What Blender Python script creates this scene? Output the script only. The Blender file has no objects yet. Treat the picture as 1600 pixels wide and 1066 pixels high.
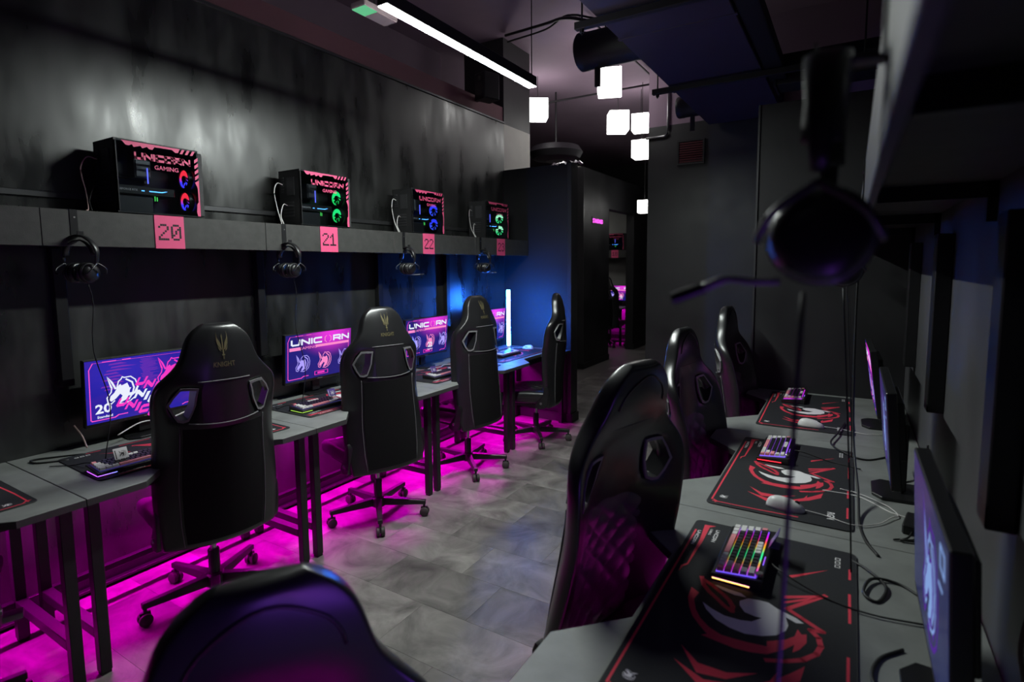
import bpy, bmesh, math, random
from mathutils import Vector, Matrix
sc = bpy.context.scene
COL = sc.collection
PI = math.pi
RND = random.Random(11)

# ------------------------------------------------------------------ camera
FPX = 867.527
yaw, pit, rol = [math.radians(a) for a in (31.45145, 5.44814, -0.483454)]
Rz = Matrix.Rotation(yaw, 3, 'Z')
fwd = Rz @ Vector((0, math.cos(pit), -math.sin(pit)))
rgt = Rz @ Vector((1, 0, 0))
upv = rgt.cross(fwd)
r2 = rgt * math.cos(rol) + upv * math.sin(rol)
u2 = -rgt * math.sin(rol) + upv * math.cos(rol)
cam = bpy.data.cameras.new('camera')
camo = bpy.data.objects.new('camera', cam)
COL.objects.link(camo)
camo.matrix_world = Matrix(((r2.x, u2.x, -fwd.x, 0), (r2.y, u2.y, -fwd.y, 0), (r2.z, u2.z, -fwd.z, 1.6), (0, 0, 0, 1)))
cam.sensor_fit = 'HORIZONTAL'
cam.sensor_width = 36
cam.lens = FPX / 1600 * 36
cam.shift_y = -(533 - 498.232) / 1600
cam.clip_start = .02
cam.dof.use_dof = True
cam.dof.focus_distance = 3.2
cam.dof.aperture_fstop = 2.8
sc.camera = camo
# ------------------------------------------------------------------ world / exposure
w = bpy.data.worlds.new('world')
sc.world = w
w.use_nodes = True
w.node_tree.nodes['Background'].inputs[0].default_value = (.004, .0035, .005, 1)
sc.view_settings.view_transform = 'Standard'
sc.view_settings.look = 'None'
sc.view_settings.exposure = 0
sc.view_settings.gamma = 1
sc.view_settings.use_curve_mapping = False
LED_WHITE = 262.0
LED_MAGENTA = 520.0
BAR_BLUE = 370.0
CUBE = 7.0


# ------------------------------------------------------------------ helpers
class MB:
    def __init__(s):
        s.v = []; s.f = []; s.m = []

    def add(s, vs, fs, mi=0, M=None):
        o = len(s.v)
        for p in vs:
            p = Vector(p)
            s.v.append(M @ p if M else p)
        for f in fs:
            s.f.append([o + i for i in f]); s.m.append(mi)
        return s

    def box(s, x0, x1, y0, y1, z0, z1, mi=0, M=None):
        return s.add([(x0, y0, z0), (x1, y0, z0), (x1, y1, z0), (x0, y1, z0), (x0, y0, z1), (x1, y0, z1), (x1, y1, z1), (x0, y1, z1)],
                     [(3, 2, 1, 0), (4, 5, 6, 7), (0, 1, 5, 4), (1, 2, 6, 5), (2, 3, 7, 6), (3, 0, 4, 7)], mi, M)

    def prism(s, poly, z0, z1, mi=0, M=None):
        n = len(poly)
        a = sum(poly[i][0] * poly[(i + 1) % n][1] - poly[(i + 1) % n][0] * poly[i][1] for i in range(n))
        if a < 0: poly = poly[::-1]
        vs = [(x, y, z0) for x, y in poly] + [(x, y, z1) for x, y in poly]
        fs = [list(range(n))[::-1], list(range(n, 2 * n))] + [(i, (i + 1) % n, n + (i + 1) % n, n + i) for i in range(n)]
        return s.add(vs, fs, mi, M)

    def lathe(s, prof, n=20, mi=0, M=None, cap=True):
        vs = []; fs = []
        for r, z in prof:
            for k in range(n):
                a = 2 * PI * k / n
                vs.append((r * math.cos(a), r * math.sin(a), z))
        for j in range(len(prof) - 1):
            for k in range(n):
                fs.append((j * n + k, j * n + (k + 1) % n, (j + 1) * n + (k + 1) % n, (j + 1) * n + k))
        if cap:
            fs.append(list(range(n))[::-1]); b = (len(prof) - 1) * n; fs.append([b + k for k in range(n)])
        return s.add(vs, fs, mi, M)

    def cyl(s, a, b, r, n=12, mi=0, rb=None):
        a = Vector(a); b = Vector(b); d = b - a
        M = Matrix.Translation(a) @ d.to_track_quat('Z', 'Y').to_matrix().to_4x4()
        return s.lathe([(r, 0), (r if rb is None else rb, d.length)], n, mi, M)

    def tube(s, pts, r, n=6, closed=False, mi=0, M=None, flat=1.0, up=(0, 0, 1)):
        pts = [Vector(p) for p in pts]; N = len(pts); vs = []; fs = []
        for i, p in enumerate(pts):
            if closed: t = pts[(i + 1) % N] - pts[i - 1]
            else: t = pts[min(i + 1, N - 1)] - pts[max(i - 1, 0)]
            t.normalize()
            a = Vector(up).cross(t)
            if a.length < .1: a = Vector((1, 0, .3)).cross(t)
            a.normalize(); b = t.cross(a)
            rr = r[i] if isinstance(r, (list, tuple)) else r
            for k in range(n):
                g = 2 * PI * (k + .5) / n
                vs.append(p + a * math.cos(g) * rr + b * math.sin(g) * rr * flat)
        for i in range(N if closed else N - 1):
            for k in range(n):
                j = (i + 1) % N
                fs.append((i * n + k, i * n + (k + 1) % n, j * n + (k + 1) % n, j * n + k))
        if not closed:
            fs.append(list(range(n))[::-1]); fs.append([(N - 1) * n + k for k in range(n)])
        return s.add(vs, fs, mi, M)

    def mesh(s, name, mats, bevel=0, seg=1, smooth=False, recalc=True):
        me = bpy.data.meshes.new(name)
        me.from_pydata([tuple(p) for p in s.v], [], s.f)
        if not isinstance(mats, (list, tuple)): mats = [mats]
        for m in mats: me.materials.append(m)
        me.polygons.foreach_set('material_index', s.m)
        if bevel or recalc:
            bm = bmesh.new(); bm.from_mesh(me)
            if recalc: bmesh.ops.recalc_face_normals(bm, faces=bm.faces)
            if bevel:
                es = [e for e in bm.edges if len(e.link_faces) == 2 and e.calc_face_angle(0) > .6]
                bmesh.ops.bevel(bm, geom=es, offset=bevel, segments=seg, affect='EDGES', clamp_overlap=True, profile=.6)
            bm.to_mesh(me); bm.free()
        if smooth:
            me.polygons.foreach_set('use_smooth', [True] * len(me.polygons))
            if smooth != 'all': me.set_sharp_from_angle(angle=.75)
        me.update()
        return me


def O(name, mb, mats, parent=None, bevel=0, seg=1, smooth=False, recalc=True):
    me = mb if isinstance(mb, bpy.types.Mesh) else mb.mesh(name, mats, bevel, seg, smooth, recalc)
    o = bpy.data.objects.new(name, me)
    COL.objects.link(o)
    if parent: o.parent = parent
    return o


def tag(o, label, cat, group=None):
    o['label'] = label; o['category'] = cat
    if group: o['group'] = group
    return o


def T(name, label, cat, loc=(0, 0, 0), rz=0, group=None):
    o = bpy.data.objects.new(name, None)
    o.empty_display_size = .05
    COL.objects.link(o); o.location = loc; o.rotation_euler = (0, 0, rz)
    return tag(o, label, cat, group)


def S(name, mb, mats, **k):
    o = O(name, mb, mats, **k); o['kind'] = 'structure'; return o


def kids(o): return [c for c in COL.objects if c.parent == o]


def dup(root, loc, rz, label, tree):
    r = root.copy(); COL.objects.link(r); r.location = loc; r.rotation_euler = (0, 0, rz); r['label'] = label
    mp = {root: r}
    for o in tree:
        c = o.copy(); COL.objects.link(c); c.parent = mp[o.parent]; mp[o] = c
    return r, [mp[o] for o in tree]


def tree_of(root):
    out = []
    for o in COL.objects:
        if o.parent == root: out.append(o)
    for o in list(COL.objects):
        if o.parent in out and o not in out: out.append(o)
    return out


def lerp_tab(v, tab):
    for (a, b), (c, d) in zip(tab, tab[1:]):
        if v <= c: return b + (d - b) * max(0, v - a) / (c - a)
    return tab[-1][1]


def curve(pts, n=6):
    """Catmull-Rom through points"""
    P = [Vector(p) for p in pts]; P = [P[0] * 2 - P[1]] + P + [P[-1] * 2 - P[-2]]; out = []
    for i in range(1, len(P) - 2):
        for k in range(n):
            t = k / n; a, b, c, d = P[i - 1:i + 3]
            out.append(.5 * ((2 * b) + (c - a) * t + (2 * a - 5 * b + 4 * c - d) * t * t + (3 * b - a - 3 * c + d) * t ** 3))
    out.append(P[-2]); return out


# ------------------------------------------------------------------ materials
def mat(name, col, rough=.5, metal=0, emis=None, es=0, noise=0, nscale=6, bump=0, bscale=80, rvar=0, spec=None, alpha=1, detail=5):
    m = bpy.data.materials.new(name); m.use_nodes = True
    nt = m.node_tree; b = nt.nodes['Principled BSDF']
    b.inputs['Base Color'].default_value = (*col, 1); b.inputs['Roughness'].default_value = rough; b.inputs['Metallic'].default_value = metal
    if spec is not None: b.inputs['Specular IOR Level'].default_value = spec
    if emis: b.inputs['Emission Color'].default_value = (*emis, 1); b.inputs['Emission Strength'].default_value = es
    if noise or bump or rvar:
        tc = nt.nodes.new('ShaderNodeTexCoord')
        n1 = nt.nodes.new('ShaderNodeTexNoise'); n1.inputs['Scale'].default_value = nscale; n1.inputs['Detail'].default_value = detail
        nt.links.new(tc.outputs['Object'], n1.inputs['Vector'])
    if noise:
        r = nt.nodes.new('ShaderNodeMapRange'); r.inputs[1].default_value = .3; r.inputs[2].default_value = .7
        r.inputs[3].default_value = 1 - noise; r.inputs[4].default_value = 1 + noise
        nt.links.new(n1.outputs['Fac'], r.inputs[0])
        mx = nt.nodes.new('ShaderNodeVectorMath'); mx.operation = 'SCALE'; mx.inputs[0].default_value = col
        nt.links.new(r.outputs[0], mx.inputs['Scale']); nt.links.new(mx.outputs[0], b.inputs['Base Color'])
    if rvar:
        r = nt.nodes.new('ShaderNodeMapRange'); r.inputs[1].default_value = .3; r.inputs[2].default_value = .7
        r.inputs[3].default_value = rough - rvar; r.inputs[4].default_value = rough + rvar
        nt.links.new(n1.outputs['Fac'], r.inputs[0]); nt.links.new(r.outputs[0], b.inputs['Roughness'])
    if bump:
        n2 = nt.nodes.new('ShaderNodeTexNoise'); n2.inputs['Scale'].default_value = bscale; n2.inputs['Detail'].default_value = 3
        nt.links.new(tc.outputs['Object'], n2.inputs['Vector'])
        bp = nt.nodes.new('ShaderNodeBump'); bp.inputs['Strength'].default_value = bump; bp.inputs['Distance'].default_value = .004
        nt.links.new(n2.outputs['Fac'], bp.inputs['Height']); nt.links.new(bp.outputs[0], b.inputs['Normal'])
    return m


def emat(name, col, s=1.0):
    m = bpy.data.materials.new(name); m.use_nodes = True; nt = m.node_tree; nt.nodes.clear()
    e = nt.nodes.new('ShaderNodeEmission'); e.inputs[0].default_value = (*col, 1); e.inputs[1].default_value = s
    o = nt.nodes.new('ShaderNodeOutputMaterial'); nt.links.new(e.outputs[0], o.inputs[0])
    return m


def srgb(r, g, b):
    f = lambda c: c / 12.92 if c <= .04045 else ((c + .055) / 1.055) ** 2.4
    return (f(r / 255), f(g / 255), f(b / 255))


def glass_mat(name, tint=(.75, .78, .8)):
    m = bpy.data.materials.new(name); m.use_nodes = True; nt = m.node_tree; nt.nodes.clear()
    t = nt.nodes.new('ShaderNodeBsdfTransparent'); t.inputs[0].default_value = (*tint, 1)
    g = nt.nodes.new('ShaderNodeBsdfGlossy'); g.inputs['Roughness'].default_value = .06
    lw = nt.nodes.new('ShaderNodeLayerWeight'); lw.inputs[0].default_value = .5
    pw = nt.nodes.new('ShaderNodeMath'); pw.operation = 'POWER'; pw.inputs[1].default_value = 4.5; nt.links.new(lw.outputs['Facing'], pw.inputs[0])
    fr = nt.nodes.new('ShaderNodeMath'); fr.operation = 'MULTIPLY_ADD'; fr.inputs[1].default_value = .6; fr.inputs[2].default_value = .035; nt.links.new(pw.outputs[0], fr.inputs[0])
    mx = nt.nodes.new('ShaderNodeMixShader'); o = nt.nodes.new('ShaderNodeOutputMaterial')
    nt.links.new(fr.outputs[0], mx.inputs[0]); nt.links.new(t.outputs[0], mx.inputs[1]); nt.links.new(g.outputs[0], mx.inputs[2]); nt.links.new(mx.outputs[0], o.inputs[0])
    return m


def tile_mat():
    m = mat('floor_tile', (.2, .19, .185), .42, rvar=.1, nscale=3)
    nt = m.node_tree; b = nt.nodes['Principled BSDF']
    oi = nt.nodes.new('ShaderNodeObjectInfo'); geo = nt.nodes.new('ShaderNodeNewGeometry')
    cmb = nt.nodes.new('ShaderNodeCombineXYZ')
    ml = nt.nodes.new('ShaderNodeMath'); ml.operation = 'MULTIPLY'; ml.inputs[1].default_value = 60
    nt.links.new(oi.outputs['Random'], ml.inputs[0]); nt.links.new(ml.outputs[0], cmb.inputs[0]); nt.links.new(ml.outputs[0], cmb.inputs[1])
    ad = nt.nodes.new('ShaderNodeVectorMath'); ad.operation = 'ADD'
    nt.links.new(geo.outputs['Position'], ad.inputs[0]); nt.links.new(cmb.outputs[0], ad.inputs[1])
    n = nt.nodes.new('ShaderNodeTexNoise'); n.inputs['Scale'].default_value = 4; n.inputs['Detail'].default_value = 8; n.inputs['Roughness'].default_value = .62; n.inputs['Distortion'].default_value = .8
    nt.links.new(ad.outputs[0], n.inputs['Vector'])
    r = nt.nodes.new('ShaderNodeValToRGB'); r.color_ramp.elements[0].position = .3; r.color_ramp.elements[1].position = .72
    r.color_ramp.elements[0].color = (.085, .08, .076, 1); r.color_ramp.elements[1].color = (.34, .32, .302, 1)
    nt.links.new(n.outputs['Fac'], r.inputs[0])
    mr = nt.nodes.new('ShaderNodeMapRange'); mr.inputs[3].default_value = .6; mr.inputs[4].default_value = 1.15
    nt.links.new(oi.outputs['Random'], mr.inputs[0])
    sc_ = nt.nodes.new('ShaderNodeVectorMath'); sc_.operation = 'SCALE'
    nt.links.new(r.outputs[0], sc_.inputs[0]); nt.links.new(mr.outputs[0], sc_.inputs['Scale']); nt.links.new(sc_.outputs[0], b.inputs['Base Color'])
    return m


def wall_paint():
    """uneven black satin paint with trowel and wipe marks"""
    m = mat('wall_black_paint', (.05, .052, .05), .4, spec=1.0)
    nt = m.node_tree; b = nt.nodes['Principled BSDF']
    geo = nt.nodes.new('ShaderNodeNewGeometry')
    mp = nt.nodes.new('ShaderNodeMapping'); mp.inputs['Scale'].default_value = (1.6, 2.4, .7)
    nt.links.new(geo.outputs['Position'], mp.inputs[0])
    n = nt.nodes.new('ShaderNodeTexNoise'); n.inputs['Scale'].default_value = 2.6; n.inputs['Detail'].default_value = 4; n.inputs['Roughness'].default_value = .55
    nt.links.new(mp.outputs[0], n.inputs['Vector'])
    r = nt.nodes.new('ShaderNodeMapRange'); r.inputs[1].default_value = .33; r.inputs[2].default_value = .68; r.inputs[3].default_value = .22; r.inputs[4].default_value = .46
    nt.links.new(n.outputs['Fac'], r.inputs[0]); nt.links.new(r.outputs[0], b.inputs['Roughness'])
    cr = nt.nodes.new('ShaderNodeValToRGB'); cr.color_ramp.elements[0].position = .3; cr.color_ramp.elements[1].position = .72
    cr.color_ramp.elements[0].color = (.006, .0062, .006, 1); cr.color_ramp.elements[1].color = (.034, .035, .034, 1)
    nt.links.new(n.outputs['Fac'], cr.inputs[0]); nt.links.new(cr.outputs[0], b.inputs['Base Color'])
    n2 = nt.nodes.new('ShaderNodeTexNoise'); n2.inputs['Scale'].default_value = 3.5; n2.inputs['Detail'].default_value = 2
    nt.links.new(mp.outputs[0], n2.inputs['Vector'])
    bp = nt.nodes.new('ShaderNodeBump'); bp.inputs['Strength'].default_value = .10; bp.inputs['Distance'].default_value = .01
    nt.links.new(n2.outputs['Fac'], bp.inputs['Height']); nt.links.new(bp.outputs[0], b.inputs['Normal'])
    return m


M = {}
M['tile'] = tile_mat()
M['wall'] = wall_paint()
M['wall_matte'] = mat('wall_black_matte', (.014, .014, .0155), .55, noise=.25, nscale=2, rvar=.1, bump=.15, bscale=30)
M['wall_grey'] = mat('wall_dark_grey', (.035, .035, .037), .45, noise=.3, nscale=1.5, rvar=.1, bump=.15, bscale=25)
M['wall_r'] = mat('wall_right_grey_paint', (.075, .075, .08), .5, noise=.25, nscale=1.5, rvar=.1)
M['room_grey'] = mat('far_room_grey_paint', (.3, .3, .28), .6, noise=.15, nscale=2)
M['mauve'] = mat('ceiling_mauve_paint', (.30, .21, .28), .8, noise=.12, nscale=1.2)
M['maroon'] = mat('upper_wall_maroon_paint', (.17, .07, .09), .75, noise=.12, nscale=1.5)
M['pale'] = mat('pale_wall_paint', (.62, .61, .56), .6, noise=.05)
M['screed'] = mat('floor_screed', (.16, .15, .145), .5, noise=.3, nscale=3, rvar=.1)
M['desk'] = mat('desk_grey_laminate', (.22, .23, .22), .55, noise=.16, nscale=9, bump=.06, bscale=120)
M['desk_edge'] = mat('desk_dark_edge', (.06, .06, .06), .5)
M['steel'] = mat('black_powder_steel', (.012, .012, .013), .38, noise=.15, nscale=30)
M['shelf'] = mat('shelf_black_board', (.055, .055, .052), .5, noise=.15, nscale=25, bump=.08, bscale=200)
M['leather'] = mat('black_leather', (.014, .014, .015), .3, noise=.15, nscale=8, detail=2, spec=.7)
M['fabric'] = mat('black_woven_fabric', (.007, .007, .0075), .85, noise=.2, nscale=300, bump=.3, bscale=900, spec=.2)
M['quilt'] = mat('black_quilted_leather', (.06, .06, .062), .42, noise=.15, nscale=8, detail=2)
M['frame_grey'] = mat('grey_cutout_plastic', (.2, .2, .205), .4)
M['piping'] = mat('grey_stitch_piping', (.16, .16, .165), .55)
M['gold'] = mat('gold_thread', (.2, .175, .09), .4, metal=.4)
M['plastic'] = mat('black_plastic', (.012, .012, .013), .35, noise=.1, nscale=60)
M['plastic_matte'] = mat('black_plastic_matte', (.016, .016, .017), .6)
M['rubber'] = mat('caster_rubber', (.05, .045, .042), .6)
M['cable_b'] = mat('black_cable', (.012, .012, .012), .5)
M['cable_w'] = mat('white_cable', (.7, .68, .66), .5)
M['cable_p'] = mat('faded_pink_cable', (.45, .3, .28), .5)
M['pink'] = mat('pink_vinyl', srgb(240, 92, 140), .5)
M['ink'] = mat('black_ink', (.012, .006, .01), .6)
M['white'] = mat('white_plastic', (.78, .78, .76), .35)
M['metal'] = mat('bare_metal', (.45, .45, .46), .35, metal=1)
M['metal_d'] = mat('dark_metal', (.1, .1, .105), .4, metal=.8)
M['matcloth'] = mat('mouse_mat_cloth', (.012, .013, .016), .8, noise=.2, nscale=200, bump=.1, bscale=700)
M['mat_red'] = mat('mat_red_print', (.80, .045, .085), .75)
M['mat_white'] = mat('mat_white_print', (.85, .84, .84), .75)
M['led_w'] = emat('lamp_cool_white', (.92, 1, .96), LED_WHITE)
M['led_m'] = emat('strip_magenta_light', (1, .0, .78), LED_MAGENTA)
M['led_m2'] = emat('strip_magenta_light_wall_side', (1, .0, .78), 520)
M['led_b'] = emat('bar_blue_light', (.02, .17, 1), BAR_BLUE)
M['led_bw'] = emat('bar_blue_white_diode', (.45, .62, 1), 6)
M['cube'] = emat('cube_lamp_light', (1, .99, .96), CUBE)
M['neon'] = emat('neon_magenta', (1, .1, .85), 2.2)
M['exit_green'] = emat('exit_green_light', (.25, 1, .5), .5)
M['acrylic'] = mat('exit_sign_acrylic', (.4, .3, .32), .25, alpha=1)
M['glass'] = glass_mat('tinted_glass')
M['duct'] = mat('duct_violet_paint', (.05, .036, .06), .6, noise=.12, nscale=2)
M['duct_d'] = mat('duct_black', (.014, .012, .016), .5)
M['vent'] = mat('vent_red_slat', (.10, .012, .02), .5)
M['film'] = mat('crumpled_film', (.3, .3, .32), .2, metal=.5)

# ------------------------------------------------------------------ setting
ZC = 3.95
XL, XR = -3.18, .30
fl = S('floor', MB().box(-8, .5, -2.4, 13, -.12, -.006), M['screed'])
tile_me = {}
ROW, LEN = .305, .61
for j in range(-1, 29):
    y0 = .08 + j * ROW
    off = -3.2 - (.305 if j % 2 else 0) - (.06 if j % 3 == 0 else 0)
    x = off
    while x < .29:
        xa, xb = max(x, -3.175), min(x + LEN, .295)
        if xb - xa > .05:
            k = round(xb - xa, 3)
            if k not in tile_me:
                tile_me[k] = MB().box(-k / 2 + .0003, k / 2 - .0003, -ROW / 2 + .0003, ROW / 2 - .0003, -.006, 0).mesh('floor_tile', M['tile'], bevel=.0005)
            t = O('floor_tile', tile_me[k], None, fl)
            t.location = ((xa + xb) / 2, y0 + ROW / 2, 0)
        x += LEN
S('ceiling', MB().box(-8, .5, -2.4, 13, ZC, ZC + .1), M['mauve'])
S('wall_left', MB().box(XL - .12, XL, -2.4, 5.07, 0, 3.08), M['wall'])
S('wall_left_upper', MB().box(XL - .12, XL - .012, -2.4, 5.07, 3.10, 3.25), M['maroon'])
S('wall_left_recess', MB().box(XL - .9, XL - .82, -2.4, 5.07, 3.2, ZC).box(XL - .82, XL - .12, -2.4, 5.07, 3.2, 3.25), M['mauve'])
S('trim_1', MB().box(XL - .02, XL + .012, -2.4, 5.07, 3.08, 3.10), M['metal_d'], bevel=.003)
S('wall_right', MB().box(XR, XR + .12, -2.4, 4.2, 0, ZC), M['wall_r'])
S('wall_back', MB().box(-8, .5, -2.5, -2.4, 0, ZC), M['wall_matte'])
S('wall_end_right', MB().box(-.565, XR, 4.085, 4.2, 0, 2.64), M['wall_matte'])
S('wall_partition', MB().box(XL, -2.43, 5.05, 5.17, 0, 2.6), M['wall_matte'])
S('trim_2', MB().box(-2.43, -2.385, 5.035, 5.185, 0, 2.6), M['wall_grey'], bevel=.003)
S('wall_pillar_lower', MB().box(XL - .5, XL, 5.07, 5.62, 2.0, 3.08).box(XL - .5, XL, 5.17, 5.62, 0, 2.0), M['pale'])
S('wall_pillar_upper', MB().box(XL - .5, XL, 5.07, 5.62, 3.08, ZC), M['wall_grey'])
S('wall_block', MB().box(-1.93, .5, 6.0, 6.5, 0, 3.06), M['wall_grey'])
S('wall_block_upper', MB().box(-1.93, .5, 6.0, 6.5, 3.06, ZC), M['mauve'])
S('wall_passage', MB().box(-3.65, -3.5, 7.82, 8.86, 0, 3.07).box(-3.65, -3.5, 10.1, 13, 0, 3.07).box(-3.65, -3.5, 8.86, 10.1, 2.53, 3.07), M['wall_matte'])
S('trim_3', MB().box(-3.655, -3.49, 7.80, 7.822, 0, 3.07), M['wall_grey'])
S('wall_far', MB().box(-8, .5, 12.9, 13, 0, ZC), M['wall_matte'])
S('wall_outer_left', MB().box(-8, -7.9, -2.4, 13, 0, ZC), M['wall_matte'])
S('wall_room_back', MB().box(-7.9, -3.65, 11.2, 11.3, .7, 3.0), M['room_grey'])
S('wall_room_back_lower', MB().box(-7.9, -3.65, 11.2, 11.3, 0, .7), M['wall_matte'])
S('baseboard_left', MB().box(XL, XL + .015, -2.4, 5.05, 0, .10).box(XL, XL + .045, -2.4, 5.05, .015, .03), M['steel'], bevel=.002)
S('baseboard_partition', MB().box(XL, -2.375, 5.03, 5.05, 0, .09).box(-2.385, -2.37, 5.03, 5.19, 0, .09), M['plastic_matte'])
S('baseboard_passage', MB().box(-3.5, -3.48, 7.79, 8.86, 0, .09).box(-3.65, -3.48, 7.785, 7.80, 0, .09).box(-3.5, -3.48, 10.1, 12.9, 0, .09), M['plastic_matte'])
S('baseboard_block', MB().box(-1.95, -.565, 5.985, 6.0, 0, .09), M['plastic_matte'])
# wall posts that carry the shelves
for i, y in enumerate((.09, 1.11, 2.14, 3.17, 4.02)):
    S('trim_%d' % (4 + i), MB().box(XL, XL + .045, y - .025, y + .025, 1.05, 1.70), M['steel'], bevel=.003)
for i, y in enumerate((.42, 1.46, 2.5, 3.54)):
    S('trim_%d' % (9 + i), MB().box(XR - .05, XR, y - .045, y + .045, 1.06, 1.70), M['steel'], bevel=.003)
# a thin corner line and a chair rail behind the computers
S('trim_13', MB().box(XL, XL + .012, -2.4, 5.05, 1.93, 1.96), M['metal_d'], bevel=.003)
S('trim_14', MB().box(-.572, -.56, 4.075, 4.09, 0, 2.64), M['metal_d'])

# ------------------------------------------------------------------ shelves
ZS0, ZS1 = 1.70, 1.857
joints_l = (-.17, .87, 1.91, 2.955, 3.99, 5.03)
for i in range(5):
    a, b = joints_l[i] + .10, min(joints_l[i + 1] + .10, 5.04)
    t = T('wall_shelf', ['black wall shelf board at the far left edge of the photo', 'black wall shelf carrying the computer with red and blue fans',
                         'black wall shelf carrying the computer with green fans', 'black wall shelf carrying the computer with blue fans',
                         'black wall shelf ending at the partition, mint green fans above'][i], 'shelf', (XL, (a + b) / 2, ZS0), 0, 'black shelves along the left wall')
    h = (b - a) / 2 - .001
    O('shelf_board', MB().box(0, .282, -h, h, .139, .157), M['shelf'], t, bevel=.0015)
    O('front_panel', MB().box(.282, .30, -h, h, 0, .157), M['shelf'], t, bevel=.0015)
    for y in (-h + .1, h - .1):
        O('bracket', MB().box(0, .27, y - .015, y + .015, .1, .139).box(0, .02, y - .015, y + .015, 0, .1), M['steel'], t)
joints_r = (-1.2, -.17, .88, 1.935, 2.99, 4.08)
for i in range(5):
    a, b = joints_r[i], joints_r[i + 1]
    t = T('wall_shelf', ['black right-hand shelf board reaching behind the camera', 'black right-hand shelf board directly over the camera, top right corner',
                         'black right-hand shelf above the nearest right monitor', 'black right-hand shelf above the second monitor on the right',
                         'black right-hand shelf ending at the dark end wall'][i], 'shelf', (XR, (a + b) / 2, ZS0), 0, 'black shelves along the right wall')
    h = (b - a) / 2 - .001
    O('shelf_board', MB().box(-.271, 0, -h, h, .1, .118), M['shelf'], t, bevel=.0015)
    O('front_panel', MB().box(-.283, -.271, -h, h, 0, .157), M['shelf'], t, bevel=.0015)
    O('bracket', MB().box(-.25, 0, h - .12, h - .09, .06, .1).box(-.02, 0, h - .12, h - .09, 0, .1), M['steel'], t)

# ------------------------------------------------------------------ lettering helpers
_tc = {}


def text2d(s, size=1, bold=0, align='CENTER'):
    key = (s, bold, align)
    if key not in _tc:
        cu = bpy.data.curves.new('t', 'FONT'); cu.body = s; cu.size = 1; cu.offset = bold; cu.align_x = align; cu.resolution_u = 2
        ob = bpy.data.objects.new('t', cu); COL.objects.link(ob)
        dg = bpy.context.evaluated_depsgraph_get()
        me = bpy.data.meshes.new_from_object(ob.evaluated_get(dg))
        _tc[key] = ([(v.co.x, v.co.y) for v in me.vertices], [list(p.vertices) for p in me.polygons])
        bpy.data.objects.remove(ob); bpy.data.curves.remove(cu); bpy.data.meshes.remove(me)
    v, f = _tc[key]
    return [(x * size, y * size) for x, y in v], f


GL = {'U': (1, [[(0, 1), (0, .18), (.15, 0), (.85, 0), (1, .18), (1, 1)]]), 'N': (1, [[(0, 0), (0, .95), (.06, .95), (.94, .05), (1, .05), (1, 1)]]),
      'I': (0, [[(0, 0), (0, 1)]]), 'C': (1, [[(1, 1), (.15, 1), (0, .85), (0, .15), (.15, 0), (1, 0)]]),
      'O': (1, [[(.15, 1), (0, .85), (0, .15), (.15, 0), (.85, 0), (1, .15), (1, .85), (.85, 1), (.15, 1)]]),
      'R': (1, [[(0, 0), (0, 1), (.85, 1), (1, .88), (1, .5), (.85, .38), (0, .38)], [(.55, .38), (1, 0)]]),
      '(': (.3, [[(.3, 1), (.05, .75), (.05, .25), (.3, 0)]]), ')': (.3, [[(0, 1), (.25, .75), (.25, .25), (0, 0)]]), ' ': (.25, [])}


def stroke(pts, t, mbv, mbf, closed=False):
    n = len(pts)
    for i in range(n if closed else n - 1):
        a = Vector(pts[i]); b = Vector(pts[(i + 1) % n]); d = b - a
        if d.length < 1e-6: continue
        d.normalize(); p = Vector((-d.y, d.x)) * t / 2; e = d * t * .42
        o = len(mbv); mbv += [tuple(a - e + p), tuple(a - e - p), tuple(b + e - p), tuple(b + e + p)]; mbf.append([o, o + 1, o + 2, o + 3])


def wide(s, width, height, t=.2, shear=0, gap=.42, aspect=1.25):
    """extended block capitals, returned centred on x, base y=0"""
    v, f = [], []; x = 0; h = 1 - t
    for c in s:
        w_, strokes = GL[c]; w_ *= aspect
        for st in strokes: stroke([(x + px * w_ / (GL[c][0] or 1) if GL[c][0] else x, t / 2 + py * h) for px, py in st], t, v, f)
        x += w_ + gap
    tot = x - gap + t
    return [((a + t / 2 - tot / 2) / tot * width + shear * b * height, b * height) for a, b in v], f


def decal(name, shapes, fn, mats, parent):
    """shapes: list of (verts2d, faces, mat index); fn maps 2-D to local 3-D"""
    mb = MB()
    for v, f, mi in shapes: mb.add([fn(*p) for p in v], f, mi)
    return O(name, mb, mats, parent, recalc=False)


def poly(p): return (list(p), [list(range(len(p)))])


def strk(p, t, closed=False):
    v, f = [], []; stroke(p, t, v, f, closed); return (v, f)


def shift(vf, dx, dy): return ([(x + dx, y + dy) for x, y in vf[0]], vf[1])


def xf(vf, cx, cy, sx, sy=None):
    sy = sx if sy is None else sy
    return ([(cx + x * sx, cy + y * sy) for x, y in vf[0]], vf[1])


# unicorn emblem in a unit box (x right, y up)
def U(pts): return [((x - 720) / 310, (560 - y) / 310) for x, y in pts]


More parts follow.
